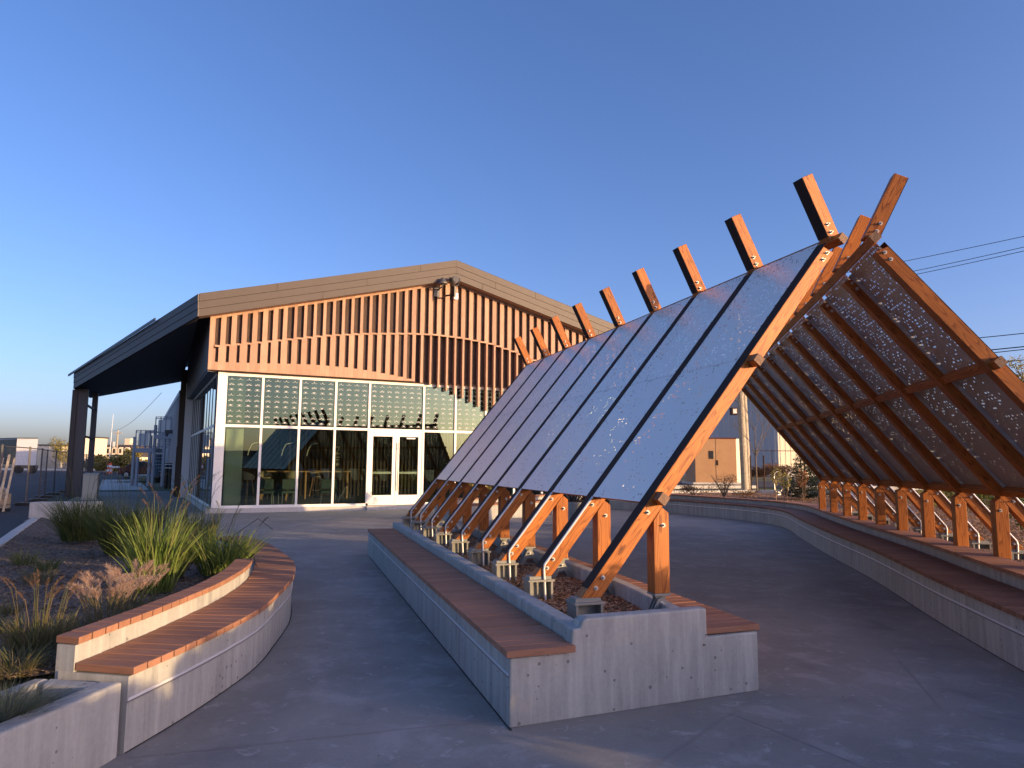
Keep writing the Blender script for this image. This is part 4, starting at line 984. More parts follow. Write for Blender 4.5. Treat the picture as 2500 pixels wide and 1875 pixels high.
def grass(name, x, y, z, label, n, rad, h, lean, droop, w, m, group=None, heads=0, hm=None, hh=None, hr=.02, hl=.14, seed=1, cat='grass'):
    rnd = random.Random(seed); o = empty(name, (x, y, z), 0, label, cat, group)
    mb = blades(MB(), n, rad, h, lean, droop, w, rnd); mb.build('foliage', m, o)
    if heads:
        st = MB(); hd = MB()
        for _ in range(heads):
            a = rnd.uniform(0, 6.283); rr = rad * rnd.uniform(0, .8); bx, by = rr * math.cos(a), rr * math.sin(a); H = (hh or h) * rnd.uniform(.8, 1.1); ln = lean * rnd.uniform(.3, 1.0); dx, dy = math.cos(a), math.sin(a)
            tx, ty = bx + dx * ln, by + dy * ln
            st.tube([(bx, by, 0), (bx + dx * ln * .4, by + dy * ln * .4, H * .6), (tx, ty, H)], .0018, 4, caps=False)
            plume(hd, tx, ty, H - .01, dx, dy, hl * rnd.uniform(.7, 1.2), hr, 70, rnd)
        st.build('stems', m, o); hd.build('seed_heads', hm or M['seed_tan'], o)
    return o
G = 'ornamental grasses in the left bed'
grass('ornamental_grass', -7.15, 11.9, .2, 'tall dark green grass clump farthest left, in front of the pale concrete block', 900, .26, .80, .24, .34, .006, M['grass_dark'], G, 14, M['seed_tan'], 1.15, seed=2)
grass('ornamental_grass', -5.35, 10.0, .24, 'largest dark green grass mound in the middle of the left bed', 1200, .27, .80, .26, .36, .006, M['grass_dark'], G, 22, M['seed_tan'], 1.15, seed=3)
grass('ornamental_grass', -3.95, 8.9, .30, 'dusky upright grass with dark feathered heads behind the sunlit clump', 600, .20, .66, .18, .16, .005, M['grass_dark'], G, 20, M['grass_dark'], .95, .016, .2, seed=4)
grass('ornamental_grass', -3.22, 6.55, .34, 'bright sunlit broad bladed grass with bristly heads beside the back rest', 300, .16, .74, .13, .28, .0095, M['grass_lit'], G, 7, M['seed_tan'], .88, .020, .17, seed=5)
grass('ornamental_grass', -3.02, 7.55, .34, 'bright yellow green grass spilling over the end of the back rest', 480, .20, .50, .17, .36, .007, M['grass_lit'], G, 5, M['grass_lit'], .7, seed=6)
grass('ornamental_grass', -3.55, 7.35, .33, 'mid green grass between the two bright clumps and the large mound', 420, .20, .56, .2, .25, .006, M['grass_dark'], G, 8, M['seed_tan'], .85, seed=7)
grass('foxtail_grass', -2.78, 5.0, .36, 'pale pink feathery foxtail grass catching the sun just behind the back rest', 170, .22, .15, .12, .4, .004, M['grass_tan'], 'pale foxtail grasses', 46, M['grass_pink'], .27, .045, .12, seed=8)
grass('foxtail_grass', -2.95, 5.65, .36, 'smaller pale foxtail patch at the foot of the bright broad bladed grass', 120, .18, .15, .10, .4, .004, M['grass_tan'], 'pale foxtail grasses', 28, M['grass_pink'], .27, .04, .11, seed=9)
grass('ornamental_grass', -2.86, 4.42, .36, 'brownish grass clump closest to the near end of the back rest', 420, .15, .23, .07, .28, .0042, M['grass_tan'], G, 20, M['seed_tan'], .36, .018, .12, seed=10)
grass('ornamental_grass', -2.72, 4.02, .34, 'fine dim green grass drooping beside the end post of the back rest', 420, .13, .17, .14, .6, .003, M['grass_tan'], G, 0, seed=11)
tufts = [(-4.9, 7.5, .26, 'grey green tuft in the open mulch left of the large mound'), (-6.3, 9.3, .3, 'spiky tuft below the farthest left clump'), (-6.75, 8.7, .26, 'low dark tuft near the curb at the left frame edge'), (-4.5, 6.15, .2, 'sparse small tuft in the centre of the mulch'),
         (-5.1, 6.4, .18, 'short dark tuft left of the sparse centre one'), (-3.55, 5.0, .2, 'dark tuft in the mulch left of the foxtails'), (-3.35, 4.35, .24, 'bushy dark tuft at the left frame edge low down'), (-5.5, 8.55, .24, 'pale dry tuft in front of the large mound'), (-3.2, 3.95, .2, 'lowest dark tuft at the left frame edge by the small planter'), (-4.0, 5.75, .16, 'tiny tuft beside the sunlit clump')]
for i, (x, y, h, l) in enumerate(tufts):
    grass('grass_tuft', x, y, bed_z(x, y), l, 170, .06 + h * .25, h * .7, h * .35, .3, .0035, M['grass_dark'] if i % 3 else M['grass_tan'], 'small grass tufts in the mulch', seed=20 + i)
grass('fescue_tuft', -2.305, 3.36, .30, 'grey green fescue tuft in the low planter, the whole one nearer the bench', 1100, .06, .18, .17, .5, .002, M['grass_blue'], 'fescue tufts in the low planter', seed=31)
grass('fescue_tuft', -2.40, 3.03, .30, 'grey green fescue tuft in the low planter, cut by the left frame edge', 1100, .06, .18, .17, .5, .002, M['grass_blue'], 'fescue tufts in the low planter', seed=32)
# arching dark seed stem leaning over the bench
o = empty('seed_stem', (-3.1, 7.5, .34), 0, 'dark arching seed stem leaning out over the curved bench seat', 'grass')
mb = MB(); hd = MB(); rnd = random.Random(40)
for tgt in ((.72, -.35, .50), (.66, -.55, .16), (.30, .6, .95)):
    mb.tube([(0, 0, 0), (tgt[0] * .35, tgt[1] * .35, max(.42, tgt[2] * .6)), (tgt[0] * .75, tgt[1] * .75, tgt[2] + .10), tgt], .003, 5, caps=False)
    plume(hd, tgt[0] * .78, tgt[1] * .78, tgt[2] + .02, tgt[0], tgt[1], .16, .025, 90, rnd, 1.0); hd.build('seed_head', M['seed_dark'], o); hd = MB()
mb.build('stem', M['seed_dark'], o)

def leaves(mb, n, cx, cy, cz, rx, ry, rz, size, rnd, shell=.35):
    for _ in range(n):
        u, v = rnd.uniform(-1, 1), rnd.uniform(0, 6.283); r = (shell + (1 - shell) * rnd.random()) ** .6; s_ = math.sqrt(1 - u * u)
        x, y, z = cx + rx * r * s_ * math.cos(v), cy + ry * r * s_ * math.sin(v), cz + rz * r * u
        a, b = Vector((rnd.gauss(0, 1), rnd.gauss(0, 1), rnd.gauss(0, .6))).normalized(), Vector((rnd.gauss(0, 1), rnd.gauss(0, 1), rnd.gauss(0, 1))).normalized()
        b = (b - a * b.dot(a)).normalized(); L = size * rnd.uniform(.6, 1.3); w = L * .45; c = Vector((x, y, z))
        mb.add([c - a * L, c + b * w, c + a * L, c - b * w], [(0, 1, 2, 3)])
def shrub(x, y, z, h, r, label, m, seed, group=None, lumps=9, n=900, size=.03, name='shrub', stems=6):
    rnd = random.Random(seed); o = empty(name, (x, y, z), 0, label, 'shrub', group); st = MB(); lf = MB()
    for _ in range(stems):
        a = rnd.uniform(0, 6.28); st.tube([(0, 0, 0), (math.cos(a) * r * .3, math.sin(a) * r * .3, h * .5), (math.cos(a) * r * .6, math.sin(a) * r * .6, h * .9)], .006 + h * .004, 5, caps=False, r1=.002)
    for _ in range(lumps):
        a = rnd.uniform(0, 6.28); rr = r * rnd.uniform(.1, .75); k = rnd.uniform(.28, .5)
        leaves(lf, n // lumps, math.cos(a) * rr, math.sin(a) * rr, h * rnd.uniform(.3, .82), r * k, r * k, h * k * .6, size, rnd)
    st.build('stems', M['bark'], o); lf.build('foliage', m, o); return o
def rx(u, y, zg=0):      # lateral position of something seen at picture column u (of 2500) and distance y
    return (u - 1250) / 1719 * (y * .9935 + .1)
SG = 'shrubs in the right hand planting'
shrub(rx(2490, 10.6), 10.6, .42, 1.15, .9, 'large green bush behind the nearest pair of visible right posts', M['leaf_green'], 50, SG, 12, 2600, .035)
shrub(rx(2415, 13.2), 13.2, .42, 1.0, .8, 'leafy green bush between the second and third nearest visible right posts', M['leaf_green'], 51, SG, 12, 2000, .035)
shrub(rx(2345, 15.6), 15.6, .42, .9, .8, 'yellow green bush behind the middle of the right post row', M['leaf_yellow'], 52, SG, 10, 1500, .03)
shrub(rx(2285, 18.5), 18.5, .42, .8, .8, 'mixed olive bush behind the farther right posts', M['shrub_far'], 53, SG, 10, 1500, .03)
shrub(rx(2215, 21.5), 21.5, .42, .55, .5, 'small yellow leaved bush beside the last right post', M['leaf_yellow'], 54, SG, 8, 700, .03)
shrub(rx(1765, 24.5), 24.5, .42, .85, .75, 'bare reddish bush with seed sprays in front of the tan enclosure', M['leaf_brown'], 55, SG, 12, 800, .025, stems=34)
shrub(rx(1812, 23.5), 23.5, .42, .35, .75, 'low golden orange bush at the foot of the pale utility poles', M['leaf_red'], 56, SG, 10, 1200, .02, stems=14)
shrub(rx(1690, 25.5), 25.5, .42, .5, .8, 'brown dry bush left of the tan enclosure base', M['leaf_brown'], 57, SG, 10, 900, .03, stems=20)
for u, y, h, mm, l, sd in ((1893, 22.3, 1.0, 'leaf_yellow', 'slender sapling with yellow green leaves left of the dark spruce', 60), (1914, 21.8, .85, 'leaf_yellow', 'short yellow green sapling just right of the slender one', 61), (1955, 20.6, .95, 'leaf_red', 'slender sapling with red orange leaves in front of the dark spruce', 62)):
    o = empty('sapling', (rx(u, y), y, .42), 0, l, 'sapling', 'saplings in the mulch'); rnd = random.Random(sd); st = MB(); lf = MB()
    for k in range(3):
        a = rnd.uniform(0, 6.28); q = (math.cos(a) * .10, math.sin(a) * .10)
        st.tube([(q[0] * .4, q[1] * .4, 0), (q[0] * .7, q[1] * .7, h * .5), (q[0] * 1.4, q[1] * 1.4, h * .95)], .011, 5, caps=False, r1=.004)
    leaves(lf, 260, 0, 0, h * .78, .19, .19, h * .3, .034, rnd); st.build('trunk', M['seed_tan'], o); lf.build('crown', M[mm], o)
# young bare street tree with two stakes
def limb(mb, p, d, L, r, depth, rnd, tips):
    q = p + d * L; mid = p.lerp(q, .5) + Vector((rnd.uniform(-.04, .04), rnd.uniform(-.04, .04), 0)) * L; mb.tube([p, mid, q], r, 5, caps=False, r1=r * .55); tips.append(q)
    if depth:
        for _ in range(rnd.choice((2, 3, 3))):
            nd = (d + Vector((rnd.uniform(-.6, .6), rnd.uniform(-.6, .6), rnd.uniform(.0, .35)))).normalized(); limb(mb, q, nd, L * rnd.uniform(.55, .8), r * .55, depth - 1, rnd, tips)
y = 30.5; o = empty('young_tree', (rx(1846, y), y, .41), 0, 'young nearly bare street tree between two dark stakes', 'tree'); rnd = random.Random(70); mb = MB(); tips = []
mb.tube([(0, 0, 0), (-.02, 0, 1.5)], .04, 8, caps=False, r1=.03)
for a in (-.6, .5, 2.2): limb(mb, Vector((-.02, 0, 1.5)), Vector((math.cos(a) * .45, math.sin(a) * .45, 1)).normalized(), .8, .022, 4, rnd, tips)
limb(mb, Vector((-.02, 0, 1.5)), Vector((0, 0, 1)), 1.1, .028, 4, rnd, tips)
mb.build('trunk', M['bark'], o); lf = MB()
for t in tips[::4]: leaves(lf, 1, t.x, t.y, t.z, .04, .04, .04, .03, rnd)
lf.build('crown', M['leaf_brown'], o)
for u, l in ((1830, 'left dark stake supporting the young street tree'), (1862, 'right dark stake supporting the young street tree')):
    s_ = empty('tree_stake', (rx(u, y), y - .1, .41), 0, l, 'stake', 'tree stakes'); b = MB(); b.tube([(0, 0, 0), (0, 0, 1.55)], .03, 8); b.build('post', M['cap'], s_)
# dense little spruce
y = 23.5; o = empty('spruce_tree', (rx(1962, y), y, .42), 0, 'dense dark blue green spruce behind the last right posts', 'tree'); rnd = random.Random(71); mb = MB(); tr = MB(); tr.tube([(0, 0, 0), (0, 0, 1.75)], .05, 7, r1=.01)
for lay in range(30):
    t = lay / 30; zz = .05 + 1.6 * t; rr = (.92 * (1 - t) ** .8 + .06) * rnd.uniform(.85, 1.12); nb = int(9 + 16 * (1 - t))
    for k in range(nb):
        a = rnd.uniform(0, 6.283); L = rr * rnd.uniform(.7, 1.1); d = Vector((math.cos(a), math.sin(a), 0)); e = d * L + Vector((0, 0, zz - .02 + L * .12))
        tr.tube([(0, 0, zz), tuple(e)], .006, 3, caps=False, r1=.002)
        for s_ in range(int(9 + L * 26)):
            f = rnd.uniform(.25, 1.02); p = Vector((0, 0, zz)).lerp(e, f); q = Vector((rnd.gauss(0, 1), rnd.gauss(0, 1), rnd.gauss(.25, .7))).normalized() * .075 + d * .045; w = q.cross(Vector((0, 0, 1))).normalized() * .013
            mb.add([p - w, p + w, p + q], [(0, 1, 2)])
tr.build('trunk', M['bark'], o); mb.build('crown', M['needle'], o)
# yellowing tree beyond the right roof edge, just reaching into view
y = 19; o = empty('autumn_tree', (rx(2500, y), y, .42), 0, 'yellowing tree whose top shows past the right roof edge', 'tree'); rnd = random.Random(72); mb = MB(); tips = []
mb.tube([(0, 0, 0), (.05, 0, 2.0)], .09, 8, caps=False, r1=.06)
for a in (0, 1.6, 3.1, 4.5): limb(mb, Vector((.05, 0, 1.9)), Vector((math.cos(a) * .4, math.sin(a) * .4, 1)).normalized(), .95, .035, 2, rnd, tips)
mb.build('trunk', M['bark'], o); lf = MB()
for t in tips:
    if t.z < 4.55: leaves(lf, 40, t.x, t.y, t.z, .22, .22, .18, .04, rnd)
lf.build('crown', M['leaf_yellow'], o)
# row of unseen shrubs added outside the frame at right to shade the near paving
for i, (x, y, h) in enumerate(((5.2, 3.1, .76), (5.0, 2.2, .78), (5.2, 1.3, .78), (4.9, .4, .74), (5.3, -.5, .80), (5.0, -1.4, .84), (5.2, -2.3, .9), (5.1, -3.2, .9), (5.2, -4.2, .95))):
    shrub(x, y, .40, h, .62, 'unseen low shrub added right of the viewer to cast shade, number %s along the near bench' % ('first second third fourth fifth sixth seventh eighth ninth'.split()[i]), M['leaf_green'], 80 + i, 'unseen shrubs added to shade the near paving', 26, 6400, .05)
sheet('planting_bed', [(3.9, -6), (9.5, -6), (9.5, 2.0), (8.0, 3.6), (4.45, 3.2)], .40, M['mulch'])
# ---------------------------------------------------------------- background, left to right
def at(u, y, z=0): return Vector((rx(u, y), y, z))
# mesh fence panels along the left edge of the lot
fence_pts = [(-14.2, 18.2), (-15.4, 21.4), (-16.6, 24.4), (-17.9, 27.0), (-19.4, 29.6), (-20.7, 32.2), (-21.8, 34.9), (-23.2, 37.6), (-24.6, 40.2), (-26.0, 43.0), (-27.6, 46), (-29.2, 49)]
for i, (a, b_) in enumerate(zip(fence_pts, fence_pts[1:])):
    A_, B_ = Vector((*a, 0)), Vector((*b_, 0)); L = (B_ - A_).length; ang = math.atan2(B_.y - A_.y, B_.x - A_.x)
    f = empty('fence_panel', A_, ang, 'temporary mesh fence panel beside the asphalt, panel %s from the left frame edge' % 'one two three four five six seven eight nine ten eleven twelve'.split()[i], 'fence', 'temporary fence panels along the lot')
    b = MB()
    for x in (.03, L - .06): b.tube([(x, 0, .08), (x, 0, 2.0)], .02, 6)
    for z in (.14, 1.95): b.tube([(.03, 0, z), (L - .06, 0, z)], .016, 6)
    b.build('frame', M['darksteel'], f)
    b = MB(); k = 0
    x = .10
    while x < L - .1: b.box(x - .002, x + .002, -.002, .002, .14, 1.95); x += .16
    for z in [.14 + .30 * q for q in range(7)]: b.box(.04, L - .07, -.002, .002, z - .002, z + .002)
    b.build('mesh', M['darksteel'], f)
    b = MB(); b.box(-.12, .12, -.3, .3, 0, .09); b.build('foot', M['blackplastic'], f)
# timber planks leaning on the fence
o = empty('plank_stack', (-15.7, 21.0, 0), .5, 'pale planks leaning upright against the mesh fence', 'planks')
for i in range(5): b = MB((0, 0, 1)); b.hexa([(i * .15, 0, 0), (i * .15 + .06, 0, 0), (i * .15 + .06, .03, 0), (i * .15, .03, 0)], [(i * .15 + .15, .25, 1.6 + .1 * (i % 2)), (i * .15 + .21, .25, 1.6 + .1 * (i % 2)), (i * .15 + .21, .28, 1.6), (i * .15 + .15, .28, 1.6)]); b.build('plank', M['polewood'], o)
o = empty('wrapped_load', (-16.9, 22.4, 0), .2, 'heap wrapped in crumpled pale plastic behind the mesh fence', 'load'); rnd = random.Random(5)
bm = bmesh.new(); bmesh.ops.create_icosphere(bm, subdivisions=4, radius=1)
for v in bm.verts:
    n_ = rnd.uniform(.90, 1.1); v.co = Vector((v.co.x * .9, v.co.y * .7, max(0, v.co.z * .35 + .45))) * n_
me = bpy.data.meshes.new('plastic_wrap'); bm.to_mesh(me); bm.free(); me.materials.append(M['galv']); w = bpy.data.objects.new('plastic_wrap', me); COL.objects.link(w); w.parent = o
b = MB(); b.box(-.8, .8, -.6, .6, .0, .45); b.build('pallet', M['polewood'], o)
# box trailer
tp0 = at(40, 88); o = empty('box_trailer', tp0, 0, 'tall box trailer with black side and white end beyond the fence at far left', 'trailer'); W = at(91, 88).x - tp0.x
b = MB(); b.xy([(0, 0), (W, 0), (W - 8, 5), (-8, 5)], 1.0, 4.3); b.build('body', M['white'], o)
b = MB(); b.xy([(-.02, -.03), (-.02, -.0), (-8, 4.97), (-8.05, 4.93)], 1.05, 4.2); b.build('side_curtain', M['blackplastic'], o)
b = MB(); b.xy([(-.05, -.06), (W + .05, -.06), (W - 7.9, 5), (-8.1, 5)], 4.302, 4.4); b.build('top_rail', M['darksteel'], o)
for x in (.3, W - .6): b = MB(); b.cyl((x, .1, .5), .5, .4, 20, axis='y'); b.build('wheel', M['tyre'], o)
b = MB(); b.box(.1, W - .1, .2, .6, .6, 1.0); b.build('chassis', M['darksteel'], o)
# low pale buildings far left
for u0, u1, y_, h_, l in ((92, 117, 150, 4.8, 'small cream flat roofed building just right of the trailer'), (118, 180, 170, 3.0, 'long low cream building in the far left distance'), (180, 204, 140, 6.3, 'taller cream block beside the canopy column in the distance')):
    p0, p1 = at(u0, y_), at(u1, y_); o = empty('distant_building', p0, 0, l, 'building'); W = p1.x - p0.x
    b = MB(); b.box(0, W, 0, 8, 0, h_); b.build('wall', M['cream'], o); b = MB(); b.box(-.2, W + .2, -.2, 8.2, h_, h_ + .25); b.build('roof', M['roofdark'], o)
# dormered house
y_ = 150; p0 = at(238, y_); o = empty('dormered_house', p0, 0, 'cream house with dark mansard roof and round topped dormers', 'house'); W = at(322, y_).x - p0.x
b = MB(); b.box(0, W, 0, 8, 0, 2.6); b.build('wall', M['cream'], o)
b = MB(); b.hexa([(-.3, -.3, 2.6), (W + .3, -.3, 2.6), (W + .3, 8.3, 2.6), (-.3, 8.3, 2.6)], [(.5, .6, 5.1), (W - .5, .6, 5.1), (W - .5, 7.4, 5.1), (.5, 7.4, 5.1)]); b.build('roof', M['roofdark'], o)
for i in range(4):
    x = W * (.33 + .18 * i); b = MB(); pts = [(x - .5, 3.0), (x + .5, 3.0), (x + .5, 4.1)] + [(x + .5 * math.cos(R(a)), 4.1 + .5 * math.sin(R(a))) for a in (30, 60, 90, 120, 150)] + [(x - .5, 4.1)]
    b.xz(pts, -.35, 1.2); d = b.build('dormer', M['cream'], o); b = MB(); b.box(x - .22, x + .22, -.37, -.36, 3.3, 4.2); b.build('dormer_window', M['blackplastic'], d)
b = MB(); b.box(W * .62, W * .78, 2, 4, 5.1, 6.5); b.build('roof_turret', M['cream'], o)
o = empty('blue_roof_shed', at(271, 120), 0, 'low cream shed with a pale blue roof below the dormered house', 'shed'); W = 2.6
b = MB(); b.box(0, W, 0, 3, 0, 2.0); b.build('wall', M['cream'], o); b = MB(); b.box(-.15, W + .15, -.15, 3.1, 2.0, 2.6); b.build('roof', M['blue'], o)
# small power poles and flag mast in the distance
def power_pole(u, y_, h_, label, arm=True, z0=0, r=.12):
    o = empty('power_pole', at(u, y_, z0), 0, label, 'power pole'); b = MB(); b.tube([(0, 0, 0), (0, 0, h_)], r, 8, r1=r * .75); b.build('pole', M['polewood'], o)
    if arm:
        b = MB(); b.box(-.7, .7, -.05, .05, h_ - .5, h_ - .38); b.build('crossarm', M['polewood'], o)
        b = MB(); b.cyl((-.55, 0, h_ - 2.6), .28, .8, 12); b.build('transformer', M['steel_grey'], o)
    return o
power_pole(285, 110, 6.4, 'distant power pole with transformer left of the steel stair', r=.14)
o = empty('antenna_mast', at(268, 95), 0, 'thin white antenna mast left of the distant power pole', 'mast'); b = MB(); b.tube([(0, 0, 0), (.15, 0, 7.9)], .05, 6, r1=.02); b.build('mast', M['white'], o)
for p, q, l in (((-62.5, 110, 6.2), (-30, 60, 7.4), 'thin overhead cable running right from the distant power pole'), ((-62.5, 110, 4.0), (-30, 60, 4.4), 'lower thin overhead cable right of the distant power pole')):
    b = MB(); P, Q = Vector(p), Vector(q); b.tube([P.lerp(Q, t / 8) - Vector((0, 0, .8 * math.sin(math.pi * t / 8))) for t in range(9)], .018, 4); tag(b.build('cable', M['wire']), l, 'cable')
# hedge of olive shrubs behind the lot
rnd = random.Random(9)
for i, (u, y_, h_, r_) in enumerate(((232, 96, 2.6, 2.6), (250, 92, 1.9, 2.4), (270, 98, 1.8, 2.6), (290, 94, 2.0, 2.6), (308, 90, 2.5, 2.0), (322, 93, 3.6, 1.6), (342, 96, 2.0, 2.6), (362, 95, 2.0, 2.5), (384, 98, 2.2, 2.6), (160, 130, 6.4, 2.4))):
    nm = 'olive shrub of the distant hedge, %s from the left between canopy column and hall' % 'first second third fourth fifth sixth seventh eighth ninth'.split()[i] if i < 9 else 'lone round tree standing above the far low buildings at left'
    shrub(rx(u, y_), y_, 0, h_, r_, nm, M['shrub_far'], 100 + i, 'olive shrubs behind the lot' if i < 9 else None, 12, 1500, .17, 'shrub' if i < 9 else 'distant_tree')
# traffic barrel and folding barrier
o = empty('traffic_barrel', at(271, 84), 0, 'orange and white striped traffic barrel on the lot, left of the steel stair', 'traffic barrel')
for i in range(5): b = MB(); b.cyl((0, 0, .1 + i * .25), .30 - .012 * i, .25, 16, r1=.288 - .012 * i); b.build('band', M['orange'] if i % 2 == 0 else M['white'], o)
b = MB(); b.cyl((0, 0, 0), .52, .1, 16); b.build('base', M['blackplastic'], o)
o = empty('barrier', at(284, 82), 0, 'small folding road barrier right of the traffic barrel', 'barrier'); b = MB(); b.box(-.5, .5, -.03, .03, .8, 1.0); b.build('board', M['white'], o)
for x in (-.45, .45): b = MB(); b.tube([(x, -.3, 0), (x, 0, 1.0), (x, .3, 0)], .025, 5); b.build('leg', M['steel_grey'], o)
# parked dark red pickup seen through the stair
o = empty('parked_car', at(360, 66), .12, 'dark red car parked beyond the steel stair', 'car')
b = MB(); b.xz([(-2.1, .35), (2.1, .35), (2.15, .95), (1.3, 1.02), (.9, 1.5), (-.9, 1.55), (-1.5, 1.02), (-2.15, .9)], -.85, .85); b.build('body', M['car'], o, bevel=.06)
b = MB(); b.xz([(-1.3, 1.04), (1.15, 1.04), (.85, 1.44), (-.85, 1.49)], -.86, .86); b.build('window', M['blackplastic'], o)
for x in (-1.35, 1.35):
    for s_ in (-.9, .68): b = MB(); b.cyl((x, s_, .34), .34, .22, 18, axis='y'); wv = b.build('wheel', M['tyre'], o); b = MB(); b.cyl((x, s_ - .01, .34), .19, .01, 14, axis='y'); b.build('rim', M['galv'], wv)
# steel egress stair beside the hall
o = empty('steel_stair', at(368, 44), .0, 'grey steel exit stair with two landings beside the metal hall', 'stair')
K = 44 / 1719
def sx(u): return (u - 368) * K
for u, z1 in ((329, 3.65), (368, 3.75), (339, 2.4), (402, 4.3), (378, 4.4)):
    b = MB(); b.box(sx(u) - .07, sx(u) + .07, -.07, .07, 0, z1 - .6); b.build('column', M['steel_grey'], o)
for ua, ub, zd, lab in ((333, 378, 2.35, 'lower'), (379, 428, 3.2, 'upper')):
    b = MB(); b.box(sx(ua), sx(ub), -.1, 1.2, zd - .26, zd); b.build('landing', M['steel_grey'], o)
    n_ = 4
    for yy in (-.08, 1.15):
        b = MB()
        for i in range(n_ + 1): x = sx(ua) + (sx(ub) - sx(ua)) * i / n_; b.box(x - .025, x + .025, yy - .02, yy + .02, zd, zd + 1.1)
        for zz in (zd + .12, zd + .98, zd + 1.08): b.box(sx(ua), sx(ub), yy - .02, yy + .02, zz, zz + .045)
        b.build('railing', M['steel_grey'], o)
    b = MB(); b.box(sx(ua) + .16, sx(ub) - .35, -.075, -.065, zd + .18, zd + .93); b.build('mesh_infill', M['galv'], o)
for i in range(10):
    b = MB(); b.box(sx(336), sx(366), 1.3 + i * .26, 1.55 + i * .26, 2.2 - i * .22, 2.24 - i * .22); b.build('tread', M['steel_grey'], o)
for i in range(4): b = MB(); b.box(sx(374), sx(402), .2 + i * .2, .4 + i * .2, 2.4 + i * .2, 2.44 + i * .2); b.build('tread', M['steel_grey'], o)
# two black bollards with white bands, and blue grey bins
for i, (u, l) in enumerate(((411, 'left black bollard with two white bands beside the metal hall'), (420, 'right black bollard with two white bands beside the metal hall'))):
    o = empty('bollard', at(u, 40.5), 0, l, 'bollard', 'banded bollards'); b = MB(); b.cyl((0, 0, 0), .10, 1.45, 14); b.build('post', M['blackplastic'], o)
    for z in (1.15, 1.34): b = MB(); b.cyl((0, 0, z), .103, .05, 14); b.build('band', M['white'], o)
for i, u in enumerate((390, 396, 401)):
    o = empty('bin', at(u, 54), 0, 'tall blue grey bin by the hall wall, %s of three from the left' % ('first', 'second', 'third')[i], 'bin', 'blue grey bins by the hall'); b = MB(); b.box(-.12, .12, -.3, .3, 0, 2.05); b.build('body', M['blue'], o); b = MB(); b.box(-.13, .13, -.32, .32, 2.05, 2.12); b.build('lid', M['galv'], o)
# cream cabinet at the foot of the canopy column
o = empty('utility_cabinet', BW(-3.95, 9.6), PB - .1, 'small pale cream cabinet standing at the foot of the dark canopy column', 'cabinet')
b = MB(); b.box(-.26, .26, -.2, .2, .06, .96); b.hexa([(-.28, -.22, .96), (.28, -.22, .96), (.28, .22, .96), (-.28, .22, .96)], [(-.26, -.2, 1.0), (.26, -.2, 1.0), (.26, .2, 1.06), (-.26, .2, 1.06)]); b.build('housing', M['cream'], o, bevel=.01)
b = MB(); b.box(-.3, .3, -.24, .24, 0, .06); b.build('base', M['concrete_pale'], o)
# hills
b = MB(); rnd = random.Random(12); xs = [-2600 + i * 60 for i in range(60)]; prof = []
for x in xs: prof.append((x, 45 + 14 * math.sin(x / 310) + 8 * math.sin(x / 97 + 1) + rnd.uniform(-2, 2)))
vs = []; fs = []
for x, z in prof: vs += [(x, 2300, -5), (x, 2500, z * .8), (x, 2800, z * 1.15), (x, 3200, -5)]
for i in range(len(prof) - 1):
    for k in range(3): a = i * 4 + k; fs.append((a, a + 4, a + 5, a + 1))
b.add(vs, fs); struct(b.build('hills', mat('hazy wooded hill', (.10, .125, .16), .95), smooth=True))  # distance haze put into the blue grey hill colour

# ---- right background
# round pots
o = empty('round_planter', (1.62, 17.7, 0), 0, 'large round grey planter pot standing on the plaza behind the left wing', 'planter')
b = MB(); b.cyl((0, 0, 0), .24, .55, 26, r1=.36); b.cyl((0, 0, .55), .37, .04, 26); b.build('pot', M['concrete'], o, smooth=False)
b = MB(); blades(b, 260, .28, .35, .25, .5, .008, random.Random(3)); b.v = [p + Vector((0, 0, .57)) if i >= 0 else p for i, p in enumerate(b.v)]; b.build('foliage', M['seed_dark'], o)
b = MB(); b.xy([(1.55, 21.2), (1.95, 21.0), (2.15, 21.3), (1.75, 21.5)], -.01, .60); o = empty('garden_block', (0, 0, 0), 0, 'short sunlit concrete block with reddish board cap left of the round pot', 'wall'); b.build('block', M['concrete_pale'], o)
b = MB(); b.xy([(1.52, 21.17), (1.97, 20.95), (2.19, 21.3), (1.75, 21.53)], .605, .66); b.build('cap', M['board'], o)
shrub(-.9, 21.2, .4, .7, .5, 'green bush glimpsed between the farthest left timber legs', M['leaf_yellow'], 66, None, 8, 800, .035)
# tan walk in enclosure
y_ = 42.5; pL = at(1698, y_, .40); o = empty('utility_enclosure', pL, 0, 'tan metal walk in enclosure with small dark window and red brown top', 'enclosure')
K = y_ / 1719; W = (1790 - 1690) * K
b = MB(); b.box(0, W, 0, 2.4, .12, 2.72); b.build('body', M['door_tan'], o)
b = MB(); b.box(-.03, W + .02, -.03, 2.4, 2.721, 2.80); b.build('top_trim', M['car'], o)
b = MB(); b.hexa([(W + .002, .0, .0), (W + .42, .35, .0), (W + .42, 2.4, .0), (W + .002, 2.4, .0)], [(W + .002, 0, 2.74), (W + .42, .35, 2.74), (W + .42, 2.4, 2.74), (W + .002, 2.4, 2.74)]); b.build('side_panel', M['cream'], o)
b = MB(); b.box(W * .50, W * .503, -.012, -.001, .14, 2.70); b.build('door_seam', M['cap'], o)
b = MB(); b.box(W * .335, W * .455, -.03, -.001, 1.52, 2.0); b.build('window', M['blackplastic'], o, bevel=.02)
b = MB(); b.box(W * .525, W * .55, -.05, -.001, 1.15, 1.45); b.tube([(W * .55, -.06, 1.18), (W * .53, -.06, 1.18)], .03, 6); b.build('handle', M['cap'], o)
b = MB(); b.box(-.2, W + .5, -.2, 2.6, -.05, .12); b.build('plinth', M['concrete_pale'], o)
